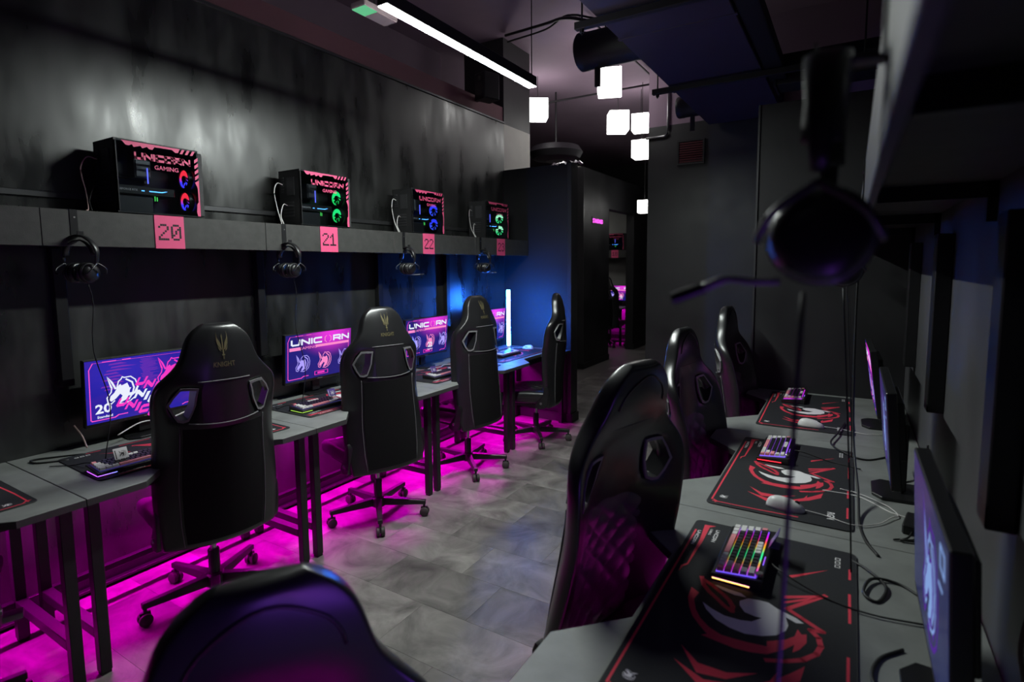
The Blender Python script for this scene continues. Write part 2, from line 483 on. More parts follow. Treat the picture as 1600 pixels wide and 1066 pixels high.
UNI = [poly(U([(588, 405), (604, 470), (618, 530), (634, 522), (612, 462)])), poly(U([(592, 408), (640, 470), (672, 545), (655, 548), (630, 490)])),
       strk(U([(630, 525), (622, 572), (585, 622), (592, 676), (622, 688), (650, 662)]), .035),
       strk(U([(672, 540), (690, 472), (712, 455), (725, 432), (742, 442), (800, 440), (842, 478), (860, 540), (856, 600), (834, 655), (790, 690), (738, 706), (680, 694)]), .035),
       poly(U([(650, 580), (690, 512), (708, 502), (716, 520), (768, 500), (790, 560), (784, 620), (752, 670), (700, 692), (690, 672), (722, 624), (702, 600), (662, 642), (622, 666), (605, 650), (616, 610), (640, 590)])),
       strk(U([(760, 462), (812, 500), (828, 560), (812, 622), (778, 668)]), .05)]
DIG = {'0': ['01110', '10001', '10011', '10101', '10101', '11001', '10001', '01110'], '1': ['00100', '01100', '10100', '00100', '00100', '00100', '00100', '11111'],
       '2': ['01110', '10001', '00001', '00010', '00100', '01000', '10000', '11111'], '3': ['01110', '10001', '00001', '00110', '00001', '00001', '10001', '01110'],
       '8': ['01110', '10001', '10001', '01110', '10001', '10001', '10001', '01110']}


def pixel_digits(s):
    out = []
    for k, c in enumerate(s):
        for r, row in enumerate(DIG[c]):
            for q, b in enumerate(row):
                if b == '1':
                    x = k * 6 + q; y = 7 - r
                    out.append(([(x + .02, y + .02), (x + .98, y + .02), (x + .98, y + .98), (x + .02, y + .98)], [[0, 1, 2, 3]]))
    n = len(s) * 6 - 1
    return [([((x - n / 2) / n, (y - 4) / n) for x, y in v], f) for v, f in out]


# number plates hanging on the shelf fronts
for s, y, fn_ in (('20', 1.481, 'red and blue fans'), ('21', 2.462, 'green fans'), ('22', 3.449, 'blue fans'), ('23', 4.515, 'mint fans')):
    t = T('number_plate', 'pink plate reading %s on the shelf, under the computer with %s' % (s, fn_), 'sign', (XL + .30, y, ZS0 + .078), 0, 'pink station number plates')
    O('plate', MB().box(.0005, .004, -.07, .07, -.08, .08), M['pink'], t, bevel=.001)
    decal('digits', [(*xf(q, 0, 0, .108), 0) for q in pixel_digits(s)], lambda a, b: (.0046, a, b), M['ink'], t)


# ------------------------------------------------------------------ desks
def make_desk(x_front, x_back, y0, y1, label, group, near_cut=True, far_cut=True, light='led_m', led_label=''):
    s = 1 if x_back > x_front else -1          # +1: desk runs away towards +x
    L = y1 - y0; D = abs(x_back - x_front)
    t = T('gaming_desk', label, 'desk', (x_front, y0, 0), 0, group)
    r = .145; g = .0015
    pts = [(0, g), (0, .205)] + [(r, .205 + .15), (r, L - .355)] + [(0, L - .205), (0, L - g), (D, L - g), (D, g)]
    pts = [(s * a, b) for a, b in pts]
    O('desktop', MB().prism(pts, .722, .75), M['desk'], t, bevel=.0015)
    e = [(s * (a + (.0005 if a < D / 2 else 0)), b) for a, b in [(p[0] * s, p[1]) for p in pts]]
    O('edge_band', MB().prism([(a + s * -.0008 if abs(a) < D - .01 else a, b) for a, b in pts], .7225, .7485), M['desk_edge'], t)
    for yy in (.045, L - .045):
        for xx in (.085, .62):
            c = s * xx
            O('leg', MB().box(c - .02, c + .02, yy - .02, yy + .02, .012, .722), M['steel'], t, bevel=.002)
            O('foot', MB().box(c - .017, c + .017, yy - .017, yy + .017, 0, .012), M['plastic_matte'], t)
        a, b = sorted((s * .105, s * .60))
        O('cross_bar', MB().box(a, b, yy - .02, yy + .02, .15, .19), M['steel'], t, bevel=.002)
        O('top_bar', MB().box(a, b, yy - .02, yy + .02, .682, .722), M['steel'], t, bevel=.002)
    c = s * .62
    O('rear_rail', MB().box(c - .02, c + .02, .065, L - .065, .66, .70), M['steel'], t, bevel=.002)
    O('rear_rail', MB().box(c - .015, c + .015, .065, L - .065, .155, .185), M['steel'], t, bevel=.002)
    c = s * .19
    O('front_rail', MB().box(c - .015, c + .015, .065, L - .065, .662, .722), M['steel'], t, bevel=.002)
    return t


def led_strip(x, y0, y1, z, face, m, label, group):
    """aluminium channel fixed to the rear rail under the desktop, diodes facing the floor"""
    t = T('led_strip', label, 'light strip', (x, (y0 + y1) / 2, z), 0, group)
    h = (y1 - y0) / 2
    O('channel', MB().box(-.009, .009, -h, h, -.004, .004), M['metal_d'], t)
    dz = .014 * math.tan(math.radians(abs(face)))        # the band is tipped a little towards the aisle
    za, zb = (-.0046 - dz, -.0046) if face > 0 else (-.0046, -.0046 - dz)
    O('diode_band', MB().add([(-.007, -h + .01, za), (.007, -h + .01, zb), (.007, h - .01, zb), (-.007, h - .01, za)], [(3, 2, 1, 0)]), M[m], t, recalc=False)
    return t


XLF, XRF = -2.39, -.565
dl = ['grey desk at the left edge, white mouse on its mat', 'grey desk with the slanted-lettering screen', 'grey desk with the lime-edged keyboard', 'grey desk below the blue-fan computer', 'grey desk in the blue-lit corner by the partition']
for i in range(5):
    a, b = joints_l[i], joints_l[i + 1]
    make_desk(XLF, XL + .003, a, b, dl[i], 'grey desks along the left wall')
    led_strip(XLF - .66, a + .09, b - .09, .69, 25, 'led_m', 'magenta light strip under the %s' % dl[i].replace('grey desk', 'desk').split(',')[0], 'magenta strips under the left desks')
dr = ['grey desk at the bottom edge beside the foreground chair', 'grey desk with the rainbow-lit keyboard', 'grey desk with the second right keyboard and white mouse', 'grey desk touching the dark end wall on the right']
for i in range(4):
    a, b = joints_r[i + 1], joints_r[i + 2]
    make_desk(XRF, XR - .003, a, b, dr[i], 'grey desks along the right wall')
    led_strip(XRF + .66, a + .09, b - .09, .69, -42, 'led_m2', 'magenta wall light strip under the %s' % dr[i].replace('grey desk', 'desk').split(' and ')[0], 'magenta strips under the right desks')

# ------------------------------------------------------------------ gaming chair
HW = [(0, .245), (.1, .262), (.25, .268), (.4, .256), (.5, .252), (.6, .258), (.67, .262), (.72, .25), (.77, .205), (.81, .165), (.86, .145), (.92, .135), (.965, .105), (1, .055)]
FW = [(0, .06), (.15, .09), (.3, .115), (.5, .13), (.62, .115), (.72, .07), (.8, .018), (1, .0)]
YC = [(0, 0), (.25, -.02), (.55, -.045), (.75, -.03), (.88, -.005), (1, .01)]
TH = [(0, .07), (.3, .075), (.6, .075), (.75, .085), (.86, .105), (.95, .085), (1, .055)]


def bpt(u, v, k):
    """point of the backrest, relative to its hinge: u across, v up, k -1 back .. 1 front"""
    t = lerp_tab(v, TH) * (1 - .42 * min(1, abs(u)) ** 2)
    y = lerp_tab(v, YC) + lerp_tab(v, FW) * abs(u) ** 2.2
    return Vector((u * lerp_tab(v, HW), y + k * t / 2, (-.02 + .935 * v if v > .3 else -.09 + v * (.3505 / .3)) + k * t * .03))


def applied(mb, name, m, lv=2):
    me = mb.mesh(name, m, recalc=True)
    ob = bpy.data.objects.new('tmp', me); COL.objects.link(ob)
    md = ob.modifiers.new('s', 'SUBSURF'); md.levels = lv; md.render_levels = lv
    dg = bpy.context.evaluated_depsgraph_get()
    r = bpy.data.meshes.new_from_object(ob.evaluated_get(dg)); r.name = name
    bpy.data.objects.remove(ob); bpy.data.meshes.remove(me)
    r.polygons.foreach_set('use_smooth', [True] * len(r.polygons))
    return r


def sheet(fn, us, vs, k0, k1):
    """closed slab following the backrest"""
    mb = MB(); nu, nv = len(us), len(vs)
    vv = [fn(u, v, k1) for v in vs for u in us] + [fn(u, v, k0) for v in vs for u in us]
    off = nu * nv; ff = []
    for j in range(nv - 1):
        for i in range(nu - 1):
            a = j * nu + i
            ff.append((a, a + 1, a + nu + 1, a + nu)); ff.append((off + a, off + a + nu, off + a + nu + 1, off + a + 1))
    for i in range(nu - 1):
        ff.append((i, off + i, off + i + 1, i + 1)); a = (nv - 1) * nu + i; ff.append((a, a + 1, off + a + 1, off + a))
    for j in range(nv - 1):
        a = j * nu; ff.append((a, a + nu, off + a + nu, off + a)); a = j * nu + nu - 1; ff.append((a, off + a, off + a + nu, a + nu))
    return mb.add(vv, ff)


def quilt(fn, nu, nv, cu, cv, h, dirn):
    """pillowed diamonds; fn(a,b) base point for a,b in 0..1"""
    vs = []; fs = []
    for j in range(nv + 1):
        for i in range(nu + 1):
            a, b = i / nu, j / nv
            p, q = a * cu + b * cv, a * cu - b * cv
            d = (abs(math.sin(PI * p)) * abs(math.sin(PI * q))) ** .5
            e = min(1, 6 * min(a, 1 - a, b, 1 - b))
            vs.append(fn(a, b) + dirn * h * (d * .9 + .1) * e)
    for j in range(nv):
        for i in range(nu):
            k = j * (nu + 1) + i; fs.append((k, k + 1, k + nu + 2, k + nu + 1))
    return MB().add(vs, fs)


HOLE = {.57: (.70, .56), .64: (.80, .45), .715: (.67, .41)}


def build_chair():
    root = T('gaming_chair', 'x', 'chair', group='black gaming chairs')
    hinge = Vector((0, -.20, .47)); back = []
    us = [-1, -.92, -.8, -.45, -.3, -.1, .1, .3, .45, .8, .92, 1]
    vs = [0, .03, .1, .2, .3, .4, .48, .53, .57, .64, .715, .75, .79, .83, .88, .93, .97, 1]
    mb = MB(); nu, nv = len(us), len(vs); idx = {}
    for k in (1, -1):
        for j, v in enumerate(vs):
            for i, u in enumerate(us):
                uu = u
                if v in HOLE:
                    o_, i_ = HOLE[v]
                    if abs(abs(u) - .8) < .01: uu = math.copysign(o_, u)
                    if abs(abs(u) - .45) < .01: uu = math.copysign(i_, u)
                    if abs(abs(u) - .3) < .01: uu = math.copysign(min(.34, i_ - .1), u)
                idx[k, j, i] = len(mb.v); mb.v.append(bpt(uu, v, k))
    jh = vs.index(.57); holes = [(jj, ii) for jj in (jh, jh + 1) for ii in (2, 8)]
    for k in (1, -1):
        for j in range(nv - 1):
            for i in range(nu - 1):
                if (j, i) in holes: continue
                q = [idx[k, j, i], idx[k, j, i + 1], idx[k, j + 1, i + 1], idx[k, j + 1, i]]
                mb.f.append(q if k < 0 else q[::-1]); mb.m.append(0)
    def wallq(a, b):
        mb.f.append([idx[1, a[0], a[1]], idx[1, b[0], b[1]], idx[-1, b[0], b[1]], idx[-1, a[0], a[1]]]); mb.m.append(0)
    for i in range(nu - 1): wallq((0, i), (0, i + 1)); wallq((nv - 1, i), (nv - 1, i + 1))
    for j in range(nv - 1): wallq((j, 0), (j + 1, 0)); wallq((j, nu - 1), (j + 1, nu - 1))
    for ii in (2, 8):
        wallq((jh, ii), (jh, ii + 1)); wallq((jh + 2, ii), (jh + 2, ii + 1))
        for jj in (jh, jh + 1): wallq((jj, ii), (jj + 1, ii)); wallq((jj, ii + 1), (jj + 1, ii + 1))
    bo = O('backrest', applied(mb, 'backrest', M['leather']), None, root); back.append(bo)
    rng = lambda a, b, n: [a + (b - a) * i / n for i in range(n + 1)]
    back.append(O('back_panel', sheet(bpt, rng(-.64, .64, 8), rng(.03, .525, 12), -1.0, -.6), M['fabric'], root, smooth=True))
    back.append(O('shoulder_panel', sheet(bpt, rng(-.36, .36, 6), rng(.555, .735, 6), -.99, -.6), M['leather'], root, smooth=True))
    for ln, r_ in (([bpt(u, .745, -.985) for u in rng(-.46, .46, 12)], .0028), ([bpt(u, .545 + .035 * u * u, -.995) for u in rng(-.56, .56, 12)], .0028),
                   ([bpt(-.68, v, -.985) for v in rng(.02, .54, 12)], .002), ([bpt(.68, v, -.985) for v in rng(.02, .54, 12)], .002)):
        back.append(O('piping', MB().tube(ln, r_), M['piping'], root, smooth='all'))
    for ln, r_ in (([bpt(u, .8, .98) for u in rng(-.85, .85, 12)], .003), ([bpt(.72 * math.cos(a), .87 + .095 * math.sin(a), .985) for a in rng(.0, PI, 16)], .003),
                   ([bpt(-.62, v, .985) for v in rng(.05, .55, 10)], .002), ([bpt(.62, v, .985) for v in rng(.05, .55, 10)], .002)):
        back.append(O('front_seam', MB().tube(ln, r_), M['leather'], root, smooth='all'))
    for s_ in (-1, 1):
        loop = [(.70, .565), (.755, .60), (.81, .645), (.745, .685), (.67, .722), (.54, .722), (.41, .718), (.425, .68), (.445, .64), (.50, .60), (.555, .568), (.63, .56)]
        mb = MB(); n = len(loop)
        ring = []
        for k in (-1.08, -.9, .9, 1.08):
            for g in (0, 1):
                ring.append([bpt(s_ * (.61 + (u - .61) * (1.0 if g == 0 else .84)), .642 + (v - .642) * (1.0 if g == 0 else .86), k) for u, v in loop])
        # outer back lip -> inner back -> inner front -> outer front
        seq = [ring[2], ring[0], ring[1], ring[7], ring[6], ring[4]]
        vv = [p for r in seq for p in r]; ff = []
        for a in range(len(seq) - 1):
            for i in range(n): ff.append((a * n + i, a * n + (i + 1) % n, (a + 1) * n + (i + 1) % n, (a + 1) * n + i))
        mb.add(vv, ff)
        for a in range(n): mb.m[2 * n + a] = 1
        back.append(O('cutout_frame', mb, [M['frame_grey'], M['plastic']], root, smooth=True))
    fn = lambda a, b: bpt(-.6 + 1.2 * a, .06 + .47 * b, 1.03)
    back.append(O('quilted_pad', quilt(fn, 44, 60, 3.5, 5.5, .011, Vector((0, 1, .06))), M['quilt'], root, smooth='all'))
    # emblem and lettering on the back of the headrest
    fe = lambda x, y: bpt(x, y, -1.03)
    emb = []
    for s_ in (-1, 1):
        emb.append(poly([(s_ * .03, .885), (s_ * .06, .915), (s_ * .16, .94), (s_ * .2, .968), (s_ * .18, .93), (s_ * .15, .91), (s_ * .06, .885)]))
        emb.append(poly([(s_ * .04, .875), (s_ * .13, .9), (s_ * .15, .905), (s_ * .11, .885)]))
    emb += [poly([(-.02, .945), (0, .955), (.02, .945), (.018, .87), (0, .858), (-.018, .87)]), poly([(-.045, .865), (.045, .865), (.03, .858), (-.03, .858)]), poly([(-.018, .855), (.018, .855), (.012, .842), (-.012, .842)])]
    back.append(decal('emblem', [(*e, 0) for e in emb], fe, M['gold'], root))
    tx = text2d('KNIGHT', 1, .02)
    back.append(decal('lettering', [(*xf(tx, 0, .808, .145, .032), 0)], fe, M['gold'], root))
    for o in back:
        o.location = hinge
    # seat
    mb = MB(); a = [-1, -.8, -.55, 0, .55, .8, 1]; bvals = [-.15, -.12, -.02, .12, .25, .29]
    top = lambda u, y: Vector((u * .26, y, .515 + .03 * abs(u) ** 3 - .02 * (1 if y > .2 else 0) - (.02 if abs(u) > .95 else 0)))
    bot = lambda u, y: Vector((u * .245, y, .415))
    n = len(a); vs_ = [top(u, y) for y in bvals for u in a] + [bot(u, y) for y in bvals for u in a]; of = n * len(bvals); ff = []
    for j in range(len(bvals) - 1):
        for i in range(n - 1):
            k = j * n + i; ff += [(k, k + 1, k + n + 1, k + n), (of + k, of + k + n, of + k + n + 1, of + k + 1)]
    for i in range(n - 1):
        k = (len(bvals) - 1) * n + i; ff += [(i, of + i, of + i + 1, i + 1), (k, k + 1, of + k + 1, of + k)]
    for j in range(len(bvals) - 1):
        k = j * n; ff += [(k, k + n, of + k + n, of + k)]; k += n - 1; ff += [(k, of + k, of + k + n, k + n)]
    mb.add(vs_, ff)
    O('seat', applied(mb, 'seat', M['leather']), None, root)
    O('seat_quilt', quilt(lambda a_, b_: Vector((-.16 + .32 * a_, -.13 + .38 * b_, .508)), 36, 44, 3.5, 4.5, .012, Vector((0, 0, 1))), M['quilt'], root, smooth='all')
    O('seat_pan', MB().box(-.21, .21, -.14, .22, .395, .418), M['plastic_matte'], root, bevel=.004)
    O('tilt_mechanism', MB().box(-.09, .09, -.13, .12, .35, .396).box(-.05, .05, -.06, .06, .33, .352), M['steel'], root, bevel=.004)
    for s_ in (-1, 1):
        sh = [(-.075, .385), (-.02, .375), (.02, .40), (-.05, .50), (-.075, .57), (-.095, .58), (-.108, .55), (-.105, .48), (-.095, .42)]
        # side plate joining seat and backrest
        Mx = Matrix(((0, 0, 1, 0), (1, 0, 0, -.05), (0, 1, 0, 0), (0, 0, 0, 1)))
        o = O('hinge_cover', MB().prism(sh, s_ * .245 - .014 if s_ > 0 else -.264, .264 if s_ > 0 else -.231, M=Mx), M['plastic'], root, bevel=.006, seg=2, smooth=True)
        O('bolt', MB().cyl((s_ * .263, -.09, .43), (s_ * .269, -.09, .43), .011, 10), M['metal'], root)
    O('tilt_lever', MB().tube([(.05, .02, .37), (.2, .02, .37), (.27, .015, .36)], .006), M['steel'], root, smooth='all')
    O('lever_paddle', MB().box(.255, .315, -.01, .04, .345, .37), M['frame_grey'], root, bevel=.008, seg=2, smooth=True)
    O('gas_lift', MB().cyl((0, 0, .18), (0, 0, .345), .014, 14), M['metal'], root, smooth=True)
    O('lift_cover', MB().lathe([(.026, .1), (.026, .24), (.022, .246)], 16), M['plastic'], root, smooth=True)
    O('hub', MB().lathe([(.032, .06), (.044, .066), (.044, .118), (.034, .128)], 18), M['plastic'], root, smooth=True)
    leg = MB().add([(.03, -.021, .072), (.31, -.014, .078), (.31, .014, .078), (.03, .021, .072), (.03, -.021, .122), (.31, -.014, .104), (.31, .014, .104), (.03, .021, .122)],
                   [(3, 2, 1, 0), (4, 5, 6, 7), (0, 1, 5, 4), (1, 2, 6, 5), (2, 3, 7, 6), (3, 0, 4, 7)]).mesh('leg', M['steel'], bevel=.003)
    wh = MB()
    for s_ in (-1, 1):
        Mx = Matrix.Translation((.30, s_ * .004, .028)) @ Matrix.Rotation(-s_ * PI / 2, 4, 'X')
        wh.lathe([(.018, 0), (.028, .002), (.028, .017), (.022, .022)], 18, M=Mx)
    wh = wh.mesh('caster', M['rubber'], smooth=True)
    st = MB().cyl((.298, 0, .04), (.298, 0, .082), .008, 8).box(.278, .322, -.006, .006, .028, .06).mesh('caster_fork', M['plastic'])
    for q in range(5):
        an = 2 * PI * q / 5
        lo = O('leg', leg, None, root); lo.rotation_euler = (0, 0, an)
        co = O('caster', wh, None, lo); O('caster_fork', st, None, lo)
    return root


chair0 = build_chair()
CH_TREE = tree_of(chair0)
LOWER = {'leg', 'lift_cover', 'hub', 'caster', 'caster_fork'}


def place_chair(x, y, ang, label, recline=0, drop=0, spin=0, first=False):
    rz = math.radians(ang) - PI / 2
    if first:
        r, tr = chair0, CH_TREE; r.location = (x, y, 0); r.rotation_euler = (0, 0, rz); r['label'] = label
    else:
        r, tr = dup(chair0, (x, y, 0), rz, label, CH_TREE)
    names = {'backrest', 'back_panel', 'shoulder_panel', 'piping', 'front_seam', 'cutout_frame', 'quilted_pad', 'emblem', 'lettering'}
    for o in tr:
        b = o.name.split('.')[0]
        if b in names:
            o.rotation_euler = (math.radians(recline), 0, 0)
        if o.parent == r and b not in LOWER:
            o.location = (o.location.x, o.location.y, (.47 if b in names else 0) - drop)
        if b == 'leg':
            o.rotation_euler = (0, 0, o.rotation_euler.z + math.radians(spin) - rz)
    return r


CHAIRS = [(-2.597, 1.443, 167, 'black gaming chair in front of the screen with slanted lettering', 3, .02, 43),
          (-2.555, 2.50, 163, 'black gaming chair below the computer with green fans', -6, .02, 29),
          (-2.55, 3.48, 176, 'black gaming chair below the computer with blue fans', -6, 0, 29),
          (-2.44, 4.40, 199, 'black gaming chair seen sideways in the blue-lit corner', 0, .03, 20),
          (-2.62, .40, 160, 'black gaming chair cut off by the left edge of the photo', 0, 0, 10),
          (-.50, 1.485, -16, 'large black gaming chair at the desk with the rainbow keyboard', -13, .025, 15),
          (-.42, 2.72, -8, 'black gaming chair between the nearest and farthest chairs of the right row', 6, .09, 30),
          (-.40, 3.78, -4, 'black gaming chair closest to the dark end wall on the right', 6, .05, 50),
          (-.507, .346, -28, 'blurred black gaming chair in the foreground, only its headrest showing', -1, .195, 5)]
for c in CHAIRS[1:]: place_chair(*c)
place_chair(-4.06, 10.33, 85, 'small far gaming chair glimpsed through the opening', 0, 0, 20)
place_chair(*CHAIRS[0], first=True)


# ------------------------------------------------------------------ monitors
def screen_mat(name, a, b, glow, gpos, s=1.0):
    """night-blue wallpaper with a magenta glow, shown by the screen itself"""
    m = bpy.data.materials.new(name); m.use_nodes = True; nt = m.node_tree; nt.nodes.clear()
    tc = nt.nodes.new('ShaderNodeTexCoord'); sp = nt.nodes.new('ShaderNodeSeparateXYZ'); nt.links.new(tc.outputs['Generated'], sp.inputs[0])
    mp = nt.nodes.new('ShaderNodeMapping'); mp.inputs['Location'].default_value = (-(1 - gpos[0]), 0, -gpos[1]); nt.links.new(tc.outputs['Generated'], mp.inputs[0])
    mp.inputs['Scale'].default_value = (1, 0, 1)
    ln = nt.nodes.new('ShaderNodeVectorMath'); ln.operation = 'LENGTH'; nt.links.new(mp.outputs[0], ln.inputs[0])
    r = nt.nodes.new('ShaderNodeMapRange'); r.inputs[1].default_value = .0; r.inputs[2].default_value = .55; r.inputs[3].default_value = 1; r.inputs[4].default_value = 0; r.interpolation_type = 'SMOOTHSTEP'
    nt.links.new(ln.outputs['Value'], r.inputs[0])
    n = nt.nodes.new('ShaderNodeTexNoise'); n.inputs['Scale'].default_value = 3; nt.links.new(tc.outputs['Generated'], n.inputs['Vector'])
    r1 = nt.nodes.new('ShaderNodeMapRange'); r1.inputs[1].default_value = .4; r1.inputs[2].default_value = .7; nt.links.new(n.outputs['Fac'], r1.inputs[0])
    m1 = nt.nodes.new('ShaderNodeMix'); m1.data_type = 'RGBA'; m1.inputs['A'].default_value = (*a, 1); m1.inputs['B'].default_value = (*b, 1); nt.links.new(r1.outputs[0], m1.inputs['Factor'])
    m2 = nt.nodes.new('ShaderNodeMix'); m2.data_type = 'RGBA'; m2.inputs['B'].default_value = (*glow, 1)
    nt.links.new(r.outputs[0], m2.inputs['Factor']); nt.links.new(m1.outputs['Result'], m2.inputs['A'])
    bs = nt.nodes.new('ShaderNodeBsdfPrincipled'); bs.inputs['Base Color'].default_value = (.01, .01, .012, 1); bs.inputs['Roughness'].default_value = .25; bs.inputs['Specular IOR Level'].default_value = .25
    nt.links.new(m2.outputs['Result'], bs.inputs['Emission Color']); bs.inputs['Emission Strength'].default_value = s
    o = nt.nodes.new('ShaderNodeOutputMaterial'); nt.links.new(bs.outputs[0], o.inputs[0])
    return m


M['scr_a'] = screen_mat('screen_wallpaper_blue', srgb(34, 28, 158), srgb(62, 32, 155), srgb(50, 38, 178), (.3, .8))
M['scr_b'] = screen_mat('screen_wallpaper_glow', srgb(30, 24, 122), srgb(38, 22, 110), srgb(235, 50, 225), (.68, .93))
M['scr_c'] = screen_mat('screen_wallpaper_dim', srgb(52, 56, 112), srgb(60, 70, 125), srgb(84, 58, 140), (.25, .85), .42)
M['scr_d'] = screen_mat('screen_violet_fill', srgb(120, 70, 240), srgb(140, 80, 235), srgb(190, 90, 255), (.5, .6), 5.0)  # overbright fill colour, only for the added screen beside the camera
M['e_white'] = emat('screen_white', srgb(235, 240, 255), 1.0)
M['e_pink'] = emat('screen_pink', srgb(255, 84, 200), 1.0)
M['e_hot'] = emat('screen_hot_pink', srgb(246, 60, 196), 1.0)
M['e_rose'] = emat('screen_rose', srgb(255, 140, 205), 1.0)
M['e_lilac'] = emat('screen_lilac', srgb(176, 160, 255), 1.0)
M['e_blue'] = emat('screen_pale_blue', srgb(150, 185, 250), .7)
M['e_violet'] = emat('screen_violet', srgb(110, 60, 190), .5)
M['e_purple'] = emat('screen_purple_haze', srgb(120, 50, 175), 1.0)
MW, MH = .535, .305


def make_monitor(label, loc, rz, kind, num='', tilt=4, group='flat monitors on the desks'):
    t = T('computer_monitor', label, 'monitor', loc, rz, group)
    zc = .115 + MH / 2          # centre of the panel above the desk
    R = Matrix.Translation((0, 0, zc)) @ Matrix.Rotation(math.radians(-tilt), 4, 'X')
    Ri = R.to_3x3()
    hs = O('housing', MB().box(-MW / 2 - .006, MW / 2 + .006, -.03, 0, -MH / 2 - .018, MH / 2 + .006, M=R).box(-.16, .16, -.055, -.028, -.10, .10, M=R), M['plastic'], t, bevel=.003)
    sy = .0008
    scr = MB().box(-MW / 2, MW / 2, -.001, sy, -MH / 2, MH / 2, M=R)
    s = O('screen', scr, M[{'heads': 'scr_a', 'trio': 'scr_b', 'single': 'scr_c', 'violet': 'scr_d'}[kind]], t)
    O('stand_neck', MB().box(-.03, .03, -.075, -.05, .02, zc, M=None).box(-.04, .04, -.06, -.045, zc - .04, zc + .04), M['plastic'], t, bevel=.003)
    O('stand_base', MB().prism([(-.10, .0), (-.06, .03), (.06, .03), (.10, .0), (.09, -.13), (-.09, -.13)], 0, .012), M['plastic'], t, bevel=.002)
    W = lambda a, b, e=.0004: R @ Vector((MW / 2 - a * MW, sy + e, (b - .5) * MH))
    mk = lambda e: (lambda a, b: W(a, b, e))
    asp = MW / MH
    sq = lambda vf, cx, cy, h: xf(vf, cx, cy, h / asp, h)     # keep square proportions
    decal('maker_mark', [(*poly([(-.02, -.002), (.02, -.002), (.02, .002), (-.02, .002)]), 0)], lambda a, b: R @ Vector((a, .0006, -MH / 2 - .010 + b)), M['frame_grey'], hs)
    frame = [strk([(.03, .86), (.03, .06), (.06, .04)], .008), strk([(.03, .86), (.06, .96)], .008), strk([(.06, .96), (.9, .965)], .004),
             strk([(.04, .045), (.22, .045), (.25, .075), (.32, .075)], .014), strk([(.955, .95), (.965, .1), (.94, .06)], .008), strk([(.94, .05), (.85, .05), (.82, .03)], .012),
             strk([(.14, .965), (.24, .966)], .014), strk([(.3, .967), (.36, .968)], .014)]
    if kind == 'trio':
        decal('border_lines', [(*q, 0) for q in frame], mk(.0004), M['e_pink'], s)
        v1 = xf(wide('UNIC', .46, .135, .27), .30, .76, 1); v2 = xf(wide('RN', .265, .135, .27), .835, .765, 1)
        decal('title_lettering', [(*v1, 0), (*v2, 0)], mk(.0007), M['e_white'], s)
        ring = [strk([(.60, .9), (.575, .87), (.575, .79), (.60, .76)], .012), strk([(.645, .9), (.67, .87), (.67, .79), (.645, .76)], .012)]
        g = xf(text2d('GAMING', 1, .0), .315, .665, .075 / 1.1, .085)
        decal('title_bar', [(*poly([(.05, .655), (.21, .655), (.21, .725), (.05, .725)]), 0), (*poly([(.43, .675), (.965, .675), (.965, .73), (.43, .73)]), 0)] + [(*q, 0) for q in ring] + [(*g, 0)], mk(.0006), M['e_rose'], s)
        for cx, m_ in ((.24, 'e_lilac'), (.57, 'e_rose'), (.89, 'e_lilac')):
            decal('unicorn_emblem', [(*sq(q, cx, .37, .40), 0) for q in UNI], mk(.0005), M[m_], s)
        nx = {'21': .935, '22': .57, '23': .30}[num]
        decal('number_lettering', [(*xf(text2d(num, 1, .03), nx, .19, .13 / 1.2, .19), 0), (*xf(text2d('Standard', 1, .02), nx, .115, .035, .05), 0)], mk(.0009), M['e_white'], s)
        bx = .52
        decal('button', [(*strk([(bx - .1, .055), (bx + .1, .055), (bx + .1, .135), (bx - .1, .135)], .01, True), 0), (*poly([(bx - .06, .075), (bx + .05, .075), (bx + .05, .115), (bx - .06, .115)]), 0)], mk(.0005), M['e_hot'], s)
    elif kind == 'heads':
        decal('border_lines', [(*q, 0) for q in frame], mk(.0004), M['e_pink'], s)
        hz = []
        rr = random.Random(3)
        for k in range(26):
            x = .44 + rr.random() * .03; y = .93 - k * .019
            hz.append(poly([(x, y), (x + .05 + rr.random() * .13, y), (x + .05 + rr.random() * .1, y + .009), (x, y + .009)]))
        for k in range(9):
            x = .11 + rr.random() * .1; y = .9 - k * .05
            hz.append(poly([(x, y), (x + .12 + rr.random() * .1, y + .004), (x + .1, y + .03), (x + .01, y + .02)]))
        decal('code_haze', [(*q, 0) for q in hz], mk(.0003), M['e_purple'], s)
        decal('unicorn_emblem', [(*sq(q, .285, .48, .50), 0) for q in UNI], mk(.0005), M['e_white'], s)
        decal('unicorn_emblem', [(*sq(q, .72, .68, .50), 0) for q in UNI], mk(.0005), M['e_hot'], s)
        rows = [(.43, .50, 'e_hot'), (.345, .36, 'e_white'), (.265, .205, 'e_hot')]
        for x0, y0, m_ in rows:
            for k, c in enumerate('UNICO'):
                v = wide(c, .085, .135, .36, .30) if c != 'I' else ([(-.014, 0), (.014, 0), (.014 + .04, .135), (-.014 + .04, .135)], [[0, 1, 2, 3]])
                dx = (0, .072, .128, .185, .262)[k]
                decal('slanted_letter', [(*xf(v, x0 + dx, y0 - .95 * dx, 1), 0)], mk(.0008 + .0001 * k), M[m_], s)
        decal('number_lettering', [(*xf(text2d('20', 1, .03), .13, .155, .13, .2), 0), (*xf(text2d('Standard', 1, .02), .14, .075, .035, .055), 0)], mk(.001), M['e_white'], s)
    else:
        decal('unicorn_halo', [(*sq(q, .56, .5, .86), 0) for q in UNI], mk(.0004), M['e_violet'], s)
        decal('unicorn_emblem', [(*sq(q, .56, .5, .66), 0) for q in UNI], mk(.0006), M['e_blue'], s)
        decal('number_mark', [(*strk([(.84, .80), (.93, .80), (.93, .92), (.84, .92)], .02, True), 0), (*strk([(.80, .68), (.88, .69)], .02), 0)], mk(.0006), M['e_blue'], s)
    return t


